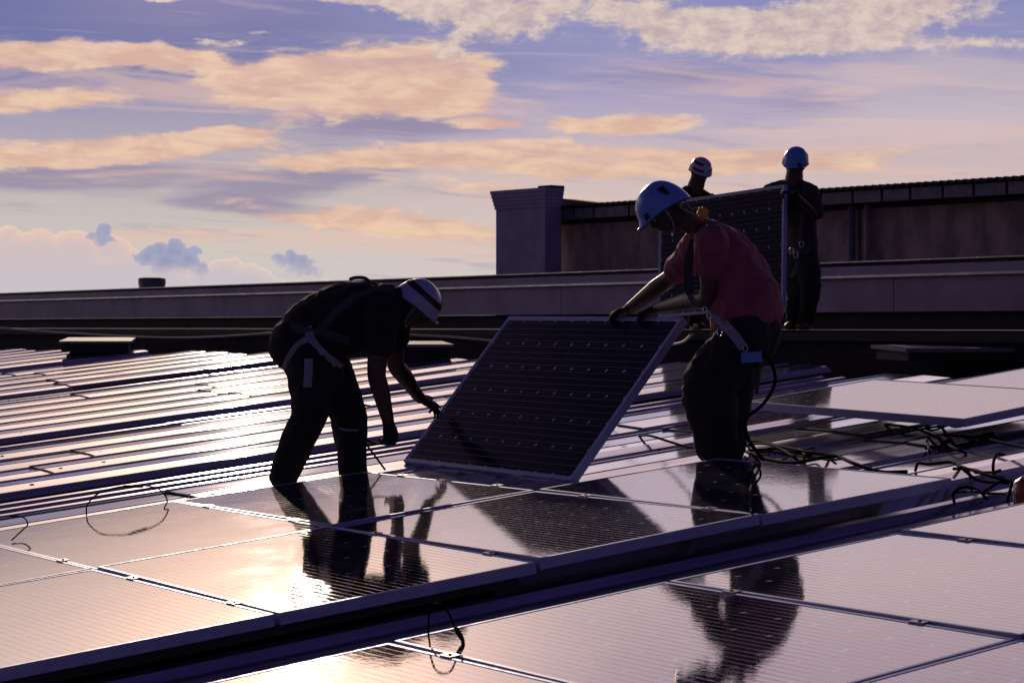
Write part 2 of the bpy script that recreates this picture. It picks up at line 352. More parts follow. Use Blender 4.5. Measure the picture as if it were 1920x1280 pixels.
for (a, b, k, n) in vcur:
    p = (b-a)/n
    if k == 'v':
        for i in range(n):
            v0 = a+i*p; kx = rr.uniform(-.012, .012)
            cuts = [-6.5+rr.uniform(-.4, .4), -.6+rr.uniform(-1.0, 1.0), 2.9+rr.uniform(-.9, .9), 6.0+rr.uniform(-.7, .7), UEND+rr.uniform(-.35, .15)]
            for j in range(len(cuts)-1):
                sheet(v0, vault(p, kx), cuts[j]-.12, cuts[j+1], rr.choice(['sheet', 'sheet4', 'sheet2', 'sheet3']), dn=(3-j)*-.004+rr.uniform(-.002, .002)+(j*.006))
                if j and v0 > 3.5:
                    for du in (-.03, .27):
                        for fr in (.33,):
                            if first_screw is None: o = first_screw = screw_mesh()
                            else: o = first_screw.copy(); COL.objects.link(o)
                            o.location = (cuts[j]+du, v0+fr*p, -.0815+.0)
    else:
        cuts = [-6.5, 1.2+rr.uniform(-1, 1), 5.2+rr.uniform(-.5, .5), UEND-.1]
        for j in range(3):
            sheet(a, ribs(b-a, n), cuts[j]-.12, cuts[j+1], 'ribbed', dn=j*.004)
# underside slab that closes the building below the sheets
mb = MB(); mb.box((-7, -7, -.9), (UEND-.3, 31, -.24)); mb.build('roof_slab', 'dark', roof)

# ledge beyond the roof's upper end, and parapet behind it
HF = Matrix((UH, VV, Vector((0, 0, 1)))).transposed().to_4x4()      # horizontal frame: x along uh, y along vv
ledge = empty('ledge', HF, 'dark raised bitumen ledge between ribbed roof and parapet', 'ledge', kind='structure')
mb = MB(); mb.box((11.05, -30, -8), (11.9, 70, -.50)); mb.build('gutter_floor', 'dark', ledge)
mb = MB(); mb.box((11.9, -30, -8), (15.9, 70, -.03)); mb.build('ledge_block', 'ledge', ledge)
mb = MB(); mb.box((11.84, -30, -.12), (11.9, 70, -.05)); mb.build('edge_strip', 'dark', ledge)
PX = 15.5
par = empty('parapet', HF @ Matrix.Translation((PX, 0, 0)), 'long low parapet with pale fascia panels beyond the ribbed roof', 'parapet')
def zat(x, y, uh):      # height of a sight line where it meets the vertical plane at distance uh
    d = ray(x, y); return d.z*uh/(d.dot(UH))
def vat(x, uh):
    d = ray(x, 600); return d.dot(VV)*uh/d.dot(UH)
zt = zat(960, 514, PX); zc = zat(960, 521, PX); zm = zat(960, 537, PX); zb = zat(960, 590, PX)
print('parapet z', zt, zc, zm, zb)
vj = [vat(x, PX) for x in (2600, 1930, 1675, 1052, 640, 420, 250, 120, -60, -250)]
for i in range(len(vj)-1):
    a, b = vj[i], vj[i+1]
    mb = MB(); mb.box((0, a+.006, zb), (.25, b-.006, zm)); mb.build('fascia_panel', 'parapet', par)
mb = MB(); mb.box((-.04, vj[0], zm+.002), (.3, vj[-1], zc-.004)); mb.build('upper_band', 'parapet', par)
mb = MB(); mb.box((-.06, vj[0], zm-.012), (-.041, vj[-1], zm+.012)); mb.build('drip_edge', 'capping', par)
mb = MB(); mb.box((-.02, vj[0], zc), (.42, vj[-1], zt-.012)); mb.build('coping', 'dark', par)
vk = [vat(x, PX) for x in (2600, 2200, 1838, 1748, 1626, 1560, 1230, 1156, 1092, 1022, 940, 780, 620, 400, 200, 0, -250)]
for i in range(len(vk)-1):
    mb = MB(); mb.box((-.05, vk[i]+.01, zt-.012), (.40, vk[i+1]-.01, zt)); mb.build('capping_strip', 'capping', par)
mb = MB(); mb.box((.1, vj[0], -.6), (.35, vj[-1], zb-.003)); mb.build('recess_wall', 'dark', par)
# round vent on the parapet
D = 38.0; c0 = at(285, 548, D); r = 25.5/F*D
mb = MB(); mb.tube([c0-Vector((0, 0, .3)), c0+Vector((0, 0, .17))], r*.96, 28); mb.tube([c0+Vector((0, 0, .14)), c0+Vector((0, 0, .255)), c0+Vector((0, 0, .265))], [r, r, r*.9], 28)
vent = mb.build('roof_vent', 'gutter', None); tag(vent, 'short round metal vent standing on the roof beyond parapet, far left', 'vent')

# low hatches near the upper roof end
def hatch(x0, x1, ytop, ybot, Dm, depth, label):
    a = at(x0, ytop, Dm); b = at(x1, ytop, Dm); h = (ybot-ytop)/F*Dm
    cx = (a+b)/2; wv = b.x-a.x
    t = empty('roof_hatch', Matrix.Translation((cx.x, cx.y, a.z-h)) , label, 'hatch', 'flat roof hatches by the ledge')
    Rz = Matrix.Rotation(math.radians(8), 4, 'Z')
    mb = MB(); mb.box((-wv/2+.03, -.02, 0), (wv/2-.03, depth, h-.03), Rz); mb.build('kerb', 'dark', t)
    mb = MB(); mb.box((-wv/2, -.05, h-.03), (wv/2, depth+.05, h), Rz @ Matrix.Translation((0,0,h)) @ Matrix.Rotation(math.radians(1.3), 4, 'X') @ Matrix.Translation((0,0,-h))); mb.build('lid', 'lid', t)
hatch(112, 245, 639, 660, 26.5, 1.6, 'thin white-topped hatch at far left by the ledge')
hatch(745, 850, 645, 672, 20.5, 1.0, 'small flat hatch between the stooping worker and tilted panel')
hatch(1690, 1960, 652, 676, 15.6, .75, 'widest white-topped hatch at the right behind stacked panels')

# ------------------------------------------------------------------ neighbouring building beyond the parapet
BD = 42.0
q0 = at(1530, 480, BD); bd = Vector((-3460, 3900, 0)).normalized(); bn_ = Vector((bd.y, -bd.x, 0))   # bd along the wall, bn_ away
BM = Matrix.Translation((q0.x, q0.y, 0)) @ Matrix((bn_, bd, Vector((0, 0, 1)))).transposed().to_4x4()
def bat(x, y, off=0.0):      # (along, height) on the wall plane shifted by off
    d = ray(x, y); n_ = bn_; t_ = (Vector((q0.x, q0.y, 0)).dot(n_)+off)/d.dot(n_); X = d*t_
    return (X-Vector((q0.x, q0.y, 0))).dot(bd), X.z
bl = empty('warehouse', BM, 'brown rendered warehouse with corrugated roof edge beyond the parapet', 'building')
aR = bat(2500, 480)[0]; aL = bat(1026, 480)[0]
z_g0 = bat(1530, 387)[1]; z_g1 = bat(1530, 366)[1]; z_r = bat(1530, 359)[1]
print('building', aR, aL, z_g0, z_g1, z_r)
cuts = [aR, bat(1612, 430)[0], aL]
for i in range(2):
    mb = MB(); mb.box((0, cuts[i]+.04, -8), (.3, cuts[i+1]-.04, z_g0-.06)); mb.build('wall_bay', 'render', bl)
mb = MB(); mb.box((.12, aR, -8), (.5, aL, z_g0+.2)); mb.build('wall_core', 'dark', bl)
mb = MB(); mb.box((-.05, aR, z_g0-.10), (.1, aL, z_g0-.01)); mb.build('painted_shade_strip', 'dark', bl)  # solid dark strip standing in for the shade beneath the gutter
js = [bat(x, 380)[0] for x in (2500, 2200, 2000, 1908, 1846, 1788, 1727, 1674, 1619, 1560, 1500, 1380, 1290, 1200, 1134, 1096, 1036, 1004)]
for i in range(len(js)-1):
    mb = MB(); mb.box((-.34, js[i]+.03, z_g0), (-.02, js[i+1]-.03, z_g1)); mb.build('gutter_length', 'gutter', bl)
mb = MB(); mb.box((-.30, aR, z_g0+.03), (.0, aL, z_g1+.03)); mb.build('gutter_back', 'dark', bl)
# corrugated roof, sheet wave visible at the edge
vs = []; fs = []; nst = int((aL-aR)/.045)
for i in range(nst+1):
    a = aR+(aL-aR)*i/nst; zz = z_r+.03*math.sin(2*math.pi*a/.18)
    vs += [(-.42, a, zz), (7, a, zz+.1), (-.42, a, zz-.035)]
for i in range(nst):
    b = i*3; fs += [(b, b+1, b+4, b+3), (b+2, b, b+3, b+5)]
mesh_obj('corrugated_roof', vs, fs, 'fibre', bl, True)
for x in (1597, 1627):
    a, _ = bat(x, 430, -.12); mb = MB(); mb.tube([(-.12, a, -8), (-.12, a, z_g0+.02)], 6.5/F*BD, 14); mb.build('downpipe', 'gutter' if x < 1600 else 'render', bl, True)
# stair-headed pier at the corner
pier = empty('corner_pier', BM, 'tall blue-grey stucco pier with stepped cornice at the warehouse corner', 'pier')
a0 = bat(1022, 400, -.9)[0]; a1 = bat(930, 400, -.9)[0]; zp = bat(1020, 352, -.9)[1]; zc0 = bat(1020, 388, -.9)[1]
mb = MB(); mb.box((-.9, a0, -8), (-.4, a1, zc0)); mb.build('shaft', 'stucco', pier)
zs = np.linspace(zc0, zp, 6)
for i in range(5):
    e = .025+.018*i
    mb = MB(); mb.box((-.9-e, a0-e, zs[i]+.003), (-.4, a1+e, zs[i+1])); mb.build('cornice_step', 'stucco', pier)
mb = MB(); mb.box((-.80, a0-.08, zp+.003), (-.38, a0+.35, zp+.06)); mb.build('cap', 'fibre', pier)
# sloping firewall beside the pier
b0, h0 = bat(1050, 372, .4); b1, h1 = bat(1215, 391, .4)
vs = [(.4, b0, z_g1-.3), (.4, b1, z_g1-.3), (.4, b1, h1), (.4, b0, h0), (.8, b0, z_g1-.3), (.8, b1, z_g1-.3), (.8, b1, h1), (.8, b0, h0)]
mesh_obj('sloping_upstand', vs, [(3, 2, 1, 0), (4, 5, 6, 7), (0, 1, 5, 4), (1, 2, 6, 5), (2, 3, 7, 6), (3, 0, 4, 7)], 'fibre', bl)
a, _ = bat(1026, 470, -.12); mb = MB(); mb.tube([(-.12, a, -8), (-.12, a, z_g0)], 6.5/F*BD, 14); mb.build('downpipe', 'gutter', bl, True)

# ------------------------------------------------------------------ solar panels
PW, PH, PT = 1.118, 1.620, .045
def frame_mesh(m='alu'):
    mb = MB(); l = .013; w2, h2 = PW/2, PH/2
    for (a, b) in (((-w2, -h2), (w2, -h2+l)), ((-w2, h2-l), (w2, h2)), ((-w2, -h2+l), (-w2+l, h2-l)), ((w2-l, -h2+l), (w2, h2-l))):
        mb.box((a[0], a[1], -PT), (b[0], b[1], 0))
    # inner flange
    for (a, b) in (((-w2+l, -h2+l), (w2-l, -h2+.035)), ((-w2+l, h2-.035), (w2-l, h2-l))): mb.box((a[0], a[1], -PT), (b[0], b[1], -PT+.003))
    return mb
def glass_mb():
    mb = MB(); l = .0132; mb.box((-PW/2+l, -PH/2+l, -.008), (PW/2-l, PH/2-l, -.0018)); return mb
proto_frame = None
def panel(mw, label, group='framed solar panels lying in rows'):
    global proto_frame, proto_glass
    t = empty('solar_panel', mw, label, 'solar panel', group)
    if proto_frame is None:
        proto_frame = frame_mesh().build('frame', 'alu', t); proto_glass = glass_mb().build('glass', 'glass', t)
    else:
        for pr in (proto_frame, proto_glass):
            o = pr.copy(); COL.objects.link(o); o.parent = t
    return t
clamp_o = None
def clamp(t, x, y):
    global clamp_o
    if clamp_o is None:
        mb = MB(); mb.box((-.02, -.03, .0005), (.02, .03, .004)); mb.tube([(0, 0, .004), (0, 0, .009)], .006, 8); mb.box((-.008, -.03, -.04), (.008, .03, .0004)); clamp_o = mb.build('clamp', 'clamp', t); o = clamp_o
    else: o = clamp_o.copy(); COL.objects.link(o); o.parent = t
    o.location = (x, y, 0)
U1, V1 = 1.14, 1.64
LA = {
 (0, 0): 'flat panel left of the brightest glare, front row, biggest at left edge',
 (1, 0): 'front-row flat panel holding the white sun glare',
 (2, 0): 'front-row flat panel mirroring the tilted panel, right of the glare',
 (3, 0): 'front-row end panel under the feet of pink-shirted worker',
 (0, 1): 'second-row flat panel cut by the left edge of photo',
 (1, 1): 'second-row flat panel with the thin wire loop standing on it',
 (2, 1): 'second-row flat panel at the feet of the stooping worker',
 (-1, 0): 'front-row panel almost out of sight in the lower left corner',
 (-1, 1): 'second-row panel left of all others, mostly out of frame',
}
rp = random.Random(5)
pan = {}
for (i, j), lb in LA.items():
    jit = Matrix.Rotation(math.radians(rp.uniform(-.4, .4)), 4, 'X') @ Matrix.Rotation(math.radians(rp.uniform(-.35, .35)), 4, 'Y')
    t = panel(roofmat((i+.5)*U1, (j+.5)*V1, rp.uniform(-.001, .001)) @ jit, lb); pan[(i, j)] = t
    for y in (-.48, .42):
        if not (i == 3) : clamp(t, U1/2, y)
LB = {
 (1, 0): 'lower-array panel below the looped black connector, pale peach mirror',
 (2, 0): 'lower-array panel left of the mirrored worker, upper middle one',
 (3, 0): 'lower-array panel with the dark mirror image of a worker',
 (4, 0): 'lower-array panel at right edge behind the mirrored worker',
 (3, 1): 'lower-array panel in the bottom right corner',
 (2, 1): 'lower-array panel below the mirrored worker, mostly out of frame',
 (4, 1): 'lower-array panel beyond bottom right corner',
 (1, 1): 'lower-array panel under the bottom edge of the photo',
 (5, 0): 'lower-array panel furthest uphill at right, out of frame',
 (0, 0): 'lower-array panel with orange sun glow beside the bottom edge, left of the wire loop',
 (-1, 0): 'lower-array panel at the far lower left, beyond the bottom edge',
}
for (i, j), lb in LB.items():
    jit = Matrix.Rotation(math.radians(rp.uniform(-.4, .4)), 4, 'X') @ Matrix.Rotation(math.radians(rp.uniform(-.35, .35)), 4, 'Y')
    if i == 1: jit = Matrix.Identity(4)
    t = panel(roofmat((i+.5)*U1-.016, -.80-(j+.5)*V1, .004) @ jit, lb)
    for y in (-.42, .46): clamp(t, U1/2, y)
    pan[(i, j, 'b')] = t
# rails that carry them
rail = None
for (v, u0, u1) in ((.42, -1.2, 4.3), (1.28, -1.2, 4.3), (2.12, -1.2, 3.3), (2.98, -1.2, 3.3), (-1.2, 1.2, 7.2), (-2.05, 1.2, 7.2)):
    mb = MB(); mb.box((u0, v-.02, -.078), (u1, v+.02, -PT-.001)); o = mb.build('mounting_rail', 'rail', None, mw=ROOF); o['kind']='structure'

# panels laid loose on the roof, two deep
def loose(pc, pl, pb, n, label, tz=0.0):
    # pc near corner, pl far corner along the long side, pb the side direction hint
    y = (pl-pc).normalized(); x = (pb-y*pb.dot(y)).normalized(); z = x.cross(y)
    if z.z < 0: x = -x; z = x.cross(y)
    cen = pc+y*PH/2+x*PW/2
    return panel(Matrix.Translation(cen) @ Matrix((x, y, z)).transposed().to_4x4(), label, 'loose solar panels waiting on the ribs')
pc = on_roof(1808, 785, .055); pl = on_roof(1430, 755, .108)
print('loose length', (pc-pl).length)
top = loose(pc, pl, UU, 1, 'pale loose panel lying propped on the ribs at right, nearest of the loose ones')
p2 = pc+UU*1.55+VV*.05-NN*.085
loose(p2, p2+(pl-pc)+VV*.1, UU, 1, 'loose panel further back at the right edge, behind the propped pale one')

# panels with single cells: the one being lowered and the one carried behind
def detailed_panel(c_bl, c_br, c_tl, label, gname):
    x = (c_br-c_bl); y = (c_tl-c_bl); xl = x.length; x.normalize(); y = (y-x*y.dot(x)); yl = y.length; y.normalize(); z = x.cross(y)
    cen = c_bl+x*xl/2+y*yl/2
    if z.y > 0: z = -z      # glass faces the camera
    t = empty('solar_panel', Matrix.Translation(cen) @ Matrix((x, y, z)).transposed().to_4x4(), label, 'solar panel', gname)
    l = .014; w2, h2 = xl/2, yl/2
    mb = MB()
    for (a, b) in (((-w2, -h2), (w2, -h2+l)), ((-w2, h2-l), (w2, h2)), ((-w2, -h2+l), (-w2+l, h2-l)), ((w2-l, -h2+l), (w2, h2-l))):
        mb.box((a[0], a[1], -PT), (b[0], b[1], 0))
    mb.build('frame', 'alu', t)
    mb = MB(); mb.box((-w2+l, -h2+l, -.008), (w2-l, h2-l, -.0042)); mb.build('backing_sheet', 'gridback', t)
    nx, ny = 10, 6; gx = (xl-2*l-.03)/nx; gy = (yl-2*l-.03)/ny; ch = .013
    cm = MB(); a, b = gx/2-.0005, gy/2-.0006
    cm.add([(-a+ch, -b, 0), (a-ch, -b, 0), (a, -b+ch, 0), (a, b-ch, 0), (a-ch, b, 0), (-a+ch, b, 0), (-a, b-ch, 0), (-a, -b+ch, 0)], [tuple(range(8))])
    fc_ = None; fw = None
    for j in range(ny):
        for i in range(nx):
            if fc_ is None: fc_ = o = cm.build('cell', 'cell', t)
            else: o = fc_.copy(); COL.objects.link(o)
            o.location = (-w2+l+.015+gx*(i+.5), -h2+l+.015+gy*(j+.5), -.003)
    for j in range(ny*4):
        if j % 4 == 0: pass
        y0 = -h2+l+.015+gy/4*(j+.5)
        if fw is None:
            wb = MB(); wb.box((-w2+l+.012, -.0012, -.0029), (w2-l-.012, .0012, -.0026)); fw = o = wb.build('conductor', 'grid', t)
        else: o = fw.copy(); COL.objects.link(o)
        o.location = (0, y0, 0)
    # junction box on the back
    mb = MB(); mb.box((-.06, h2-.16, -.03), (.06, h2-.06, -.0085)); mb.build('junction_box', 'rubber', t)
    return t
M['gridback'] = mat('cell_backing', (.45, .42, .55), .5)
TP = (Vector((-.639, 12.204, -.789)), Vector((.302, 10.80, -.799)), Vector((.922, 11.21, .052)), Vector((-.019, 12.614, .062)))
if (TP[1]-TP[0]).cross(TP[3]-TP[0]).y > 0: print('tilt flip?')
tilted = detailed_panel(TP[0], TP[1], TP[3], 'tilted dark panel being lowered between the two front workers', 'panels carried by workers')
RP = (Vector((1.426, 20.348, .087)), Vector((2.476, 19.027, .179)), Vector((2.501, 19.125, 1.305)), Vector((1.451, 20.446, 1.213)))
rearp = detailed_panel(RP[0], RP[1], RP[3], 'upright dark panel carried by the two workers at the back', 'panels carried by workers')

# ------------------------------------------------------------------ people
M['skin'] = mat('skin', (.075, .036, .026), .5, var=.15, vscale=12)
M['hair'] = mat('hair', (.012, .009, .008), .6)
M['black_cloth'] = mat('black_cloth', (.008, .0065, .009), .9, var=.4, vscale=9, bump=.5, bscale=120)
M['trouser'] = mat('dark_work_cloth', (.009, .0075, .012), .9, var=.4, vscale=7, bump=.5, bscale=120)
M['pink_cloth'] = mat('pink_cotton', (.24, .055, .10), .85, var=.18, vscale=7, bump=.35, bscale=150)
M['grey_cloth'] = mat('dark_grey_cotton', (.045, .032, .036), .9, var=.3, vscale=7, bump=.35, bscale=150)
M['glove'] = mat('black_glove', (.014, .012, .013), .7, var=.3, vscale=30, bump=.3, bscale=200)
M['boot'] = mat('dark_leather', (.015, .012, .012), .5)
M['helmet'] = mat('white_shell', (.40, .42, .62), .25, 0, 1.5, var=.04, vscale=12)  # white shell, bluish sky light mixed into its colour
M['helmet_sky_tint'] = mat('sky_tinted_shell', (.14, .28, .74), .25, 0, 1.5, var=.04, vscale=12)  # blue of flare and sky light put into the shell colour
M['stripe'] = mat('black_stripe', (.02, .012, .015), .35)
M['redstripe'] = mat('dark_red_stripe', (.10, .012, .02), .35)
M['strap'] = mat('grey_webbing', (.26, .25, .32), .75, var=.15, vscale=60)
M['darkstrap'] = mat('dark_webbing', (.05, .045, .07), .75)
M['metal'] = mat('steel_ring', (.6, .6, .6), .25, 1.0)
M['blue'] = mat('blue_plastic', (.10, .22, .62), .4)
M['yellow'] = mat('yellow_plastic', (.75, .36, .02), .45)
M['eye'] = mat('eye', (.5, .48, .45), .15)

class Flesh:                       # overlapping closed shapes that are grown into ONE continuous surface
    def __init__(s): s.v = []; s.f = []
    def add(s, vs, fs):
        b = len(s.v); s.v += [Vector(v) for v in vs]; s.f += [tuple(i+b for i in f) for f in fs]
    def ell(s, c, r, R=None, n=18, k=12):
        vs = []; fs = []; R = R or Matrix.Identity(3)
        for i in range(1, k):
            th = math.pi*i/k
            for j in range(n):
                ph = 2*math.pi*j/n; vs.append(c+R @ Vector((r[0]*math.sin(th)*math.cos(ph), r[1]*math.sin(th)*math.sin(ph), r[2]*math.cos(th))))
        a = len(vs); vs.append(c+R @ Vector((0, 0, r[2]))); vs.append(c+R @ Vector((0, 0, -r[2])))
        for i in range(k-2):
            for j in range(n):
                j2 = (j+1) % n; fs.append((i*n+j, (i+1)*n+j, (i+1)*n+j2, i*n+j2))
        for j in range(n):
            j2 = (j+1) % n; fs.append((a, j, j2)); fs.append((a+1, (k-2)*n+j2, (k-2)*n+j))
        s.add(vs, fs)
    def loft(s, pts, lat, wid, dep, n=20, round_ends=True, k=5):
        # pts: centre line; lat: sideways axis; wid, dep: half sizes at each point
        P_ = spline(pts, k) if len(pts) > 2 else [Vector(p) for p in pts]
        m = len(P_); t0 = np.linspace(0, 1, len(pts)); tt = np.linspace(0, 1, m)
        wd_ = np.interp(tt, t0, wid); dp = np.interp(tt, t0, dep)
        rings = []
        for i, p in enumerate(P_):
            t = (P_[min(i+1, m-1)]-P_[max(i-1, 0)]).normalized()
            L = lat-t*lat.dot(t); L.normalize(); Dv = t.cross(L).normalized()
            rings.append((p, L, Dv, wd_[i], dp[i], t))
        if round_ends:
            p, L, Dv, a, b, t = rings[0]; e = min(a, b)
            pre = [(p-t*e*math.sin(q), L, Dv, a*math.cos(q), b*math.cos(q), t) for q in (1.45, 1.1, .6)]
            p, L, Dv, a, b, t = rings[-1]; e = min(a, b)
            post = [(p+t*e*math.sin(q), L, Dv, a*math.cos(q), b*math.cos(q), t) for q in (.6, 1.1, 1.45)]
            rings = pre+rings+post
        vs = []; fs = []
        for (p, L, Dv, a, b, t) in rings:
            for j in range(n):
                q = 2*math.pi*j/n; vs.append(p+L*a*math.cos(q)+Dv*b*math.sin(q))
        for i in range(len(rings)-1):
            for j in range(n):
                j2 = (j+1) % n; fs.append((i*n+j, i*n+j2, (i+1)*n+j2, (i+1)*n+j))
        fs.append(tuple(range(n-1, -1, -1))); fs.append(tuple(range((len(rings)-1)*n, len(rings)*n)))
        s.add(vs, fs)
    def limb(s, pts, rs, n=14): s.loft(pts, Vector((.31, .2, .93)).normalized(), rs, rs, n)
    def grow(s, name, m, parent, voxel, smooth=2, folds=0.0, fscale=9.0, fstretch=(1, 1, 1)):
        me = bpy.data.meshes.new(name); me.from_pydata([tuple(v) for v in s.v], [], s.f)
        bm = bmesh.new(); bm.from_mesh(me)
        bmesh.ops.recalc_face_normals(bm, faces=bm.faces); bm.to_mesh(me); bm.free()
        o = bpy.data.objects.new(name, me); COL.objects.link(o)
        md = o.modifiers.new('r', 'REMESH'); md.mode = 'VOXEL'; md.voxel_size = voxel
        if smooth: sm = o.modifiers.new('s', 'SMOOTH'); sm.factor = .6; sm.iterations = smooth
        dg = bpy.context.evaluated_depsgraph_get(); me2 = bpy.data.meshes.new_from_object(o.evaluated_get(dg))
        o.modifiers.clear(); o.data = me2; bpy.data.meshes.remove(me)
        if folds:
            nv = len(me2.vertices); co = np.empty(nv*3, 'f'); me2.vertices.foreach_get('co', co); co = co.reshape(-1, 3)
            no = np.empty(nv*3, 'f'); me2.vertex_normals.foreach_get('vector', no); no = no.reshape(-1, 3)
            out = co.copy()
            for i in range(nv):
                q = Vector((co[i][0]*fscale*fstretch[0], co[i][1]*fscale*fstretch[1], co[i][2]*fscale*fstretch[2]))
                w1 = noise.noise(q); w2 = 1-abs(noise.noise(q*1.9+Vector((3, 7, 1))))*2
                out[i] = co[i]+no[i]*folds*(w1*.8+w2*.55)
            me2.vertices.foreach_set('co', out.ravel()); me2.update()
        me2.polygons.foreach_set('use_smooth', [True]*len(me2.polygons))
        me2.materials.clear(); me2.materials.append(M[m]); me2.name = name
        if parent: o.parent = parent; o.matrix_parent_inverse = parent.matrix_world.inverted()
        return o
def child(o, parent): o.parent = parent; o.matrix_parent_inverse = parent.matrix_world.inverted(); return o

def basis(fwd, up):
    f = fwd.normalized(); u = (up-f*up.dot(f)).normalized(); r = f.cross(u); return r, f, u     # right, forward, up

def head_shapes(fl, c, fwd, up, s=1.0):
    r, f, u = basis(fwd, up); R = Matrix((r, f, u)).transposed()
    P_ = lambda a, b, z: c+(r*a+f*b+u*z)*s
    fl.ell(P_(0, -.012, .025), (.074*s, .094*s, .092*s), R)
    fl.ell(P_(0, .018, -.035), (.060*s, .070*s, .080*s), R)
    fl.ell(P_(0, .050, -.082), (.034*s, .032*s, .026*s), R)              # chin
    fl.loft([P_(0, .078, .012), P_(0, .100, -.020), P_(0, .092, -.034)], r, [.009*s, .014*s, .016*s], [.010*s, .014*s, .010*s], 10)   # nose
    fl.ell(P_(0, .074, .018), (.050*s, .016*s, .010*s), R, 12, 8)          # brow
    fl.ell(P_(0, .083, -.056), (.024*s, .010*s, .006*s), R, 12, 8)         # lips
    fl.ell(P_(0, .080, -.066), (.020*s, .010*s, .006*s), R, 12, 8)
    for q in (-1, 1):
        fl.ell(P_(q*.036, .060, -.022), (.020*s, .018*s, .020*s), R, 12, 8)
        fl.ell(P_(q*.076, -.006, -.010), (.010*s, .018*s, .030*s), R, 12, 8)   # ears
def eyes(c, fwd, up, parent, s=1.0):
    r, f, u = basis(fwd, up)
    for q in (-1, 1):
        fl = MB(); p = c+(r*q*.032+f*.078+u*.002)*s
        fl.tube([p-f*.009*s, p-f*.004*s, p+f*.003*s, p+f*.006*s], [.004*s, .011*s, .010*s, .003*s], 10); child(fl.build('eye', 'eye', None, True), parent)

def hand(fl, wr, d, pn, thumb, curl=(.5, .6, .7, .8), s=1.0, spread=.10, th=(.5, .5)):
    """wr wrist, d direction of the palm, pn palm normal (palm side), thumb: side towards the thumb"""
    d = d.normalized(); pn = (pn-d*pn.dot(d)).normalized(); t = (thumb-d*thumb.dot(d)-pn*thumb.dot(pn)).normalized()
    pl = .098*s
    fl.loft([wr-d*.03*s, wr+d*.01*s, wr+d*.05*s, wr+d*pl], t, [.028*s, .034*s, .044*s, .042*s], [.024*s, .021*s, .018*s, .014*s], 14)
    L = (.076, .084, .078, .062); off = (.032, .011, -.010, -.030)
    for k in range(4):
        b = wr+d*(pl-.012*s-(.006*s if k in (0, 3) else 0))+t*off[k]*s; dd = (d+t*spread*(1.5-k)).normalized(); r = (.0098-.0008*(k == 3))*s
        pts = [b]; ang = 0; p = b
        for j, q in enumerate((.45, .32, .26)):
            ang += curl[k]*(.8, 1.1, .7)[j]
            p = p+(dd*math.cos(ang)+pn*math.sin(ang))*L[k]*q*s*1.03; pts.append(p)
        for j in range(3): fl.loft([pts[j], pts[j+1]], t, [r*(1.05-.12*j), r*(.95-.12*j)], [r*(1.05-.12*j), r*(.95-.12*j)], 10)
    b = wr+d*.022*s+t*.030*s+pn*.006*s; a1 = (d*math.cos(.9*th[0]+.35)+t*math.sin(.9*th[0]+.35)).normalized()
    p1 = b+a1*.042*s; a2 = (a1+pn*th[1]+d*.35).normalized(); p2 = p1+a2*.034*s; p3 = p2+(a2+pn*th[1]*.5).normalized()*.026*s
    for (q0_, q1_, r0, r1) in ((b, p1, .016, .013), (p1, p2, .0125, .0112), (p2, p3, .011, .0095)): fl.loft([q0_, q1_], d, [r0*s, r1*s], [r0*s, r1*s], 10)
def glove(wr, d, pn, thumb, parent, fore, s=1.0, **k):
    fl = Flesh(); hand(fl, wr, d, pn, thumb, s=s*1.06, **k)
    fd = (fore-wr).normalized(); fl.loft([wr+d.normalized()*.01, wr+fd*.03, wr+fd*.055], thumb.normalized(), [.034*s, .034*s, .038*s], [.030*s, .032*s, .036*s], 14)
    return fl.grow('glove', 'glove', parent, .0042 if s > .9 else .005, 1)
def palm_only(fl, wr, d, pn, thumb, s=1.0):
    hand(fl, wr, d, pn, thumb, s=s*.90, curl=(.5, .6, .7, .8))

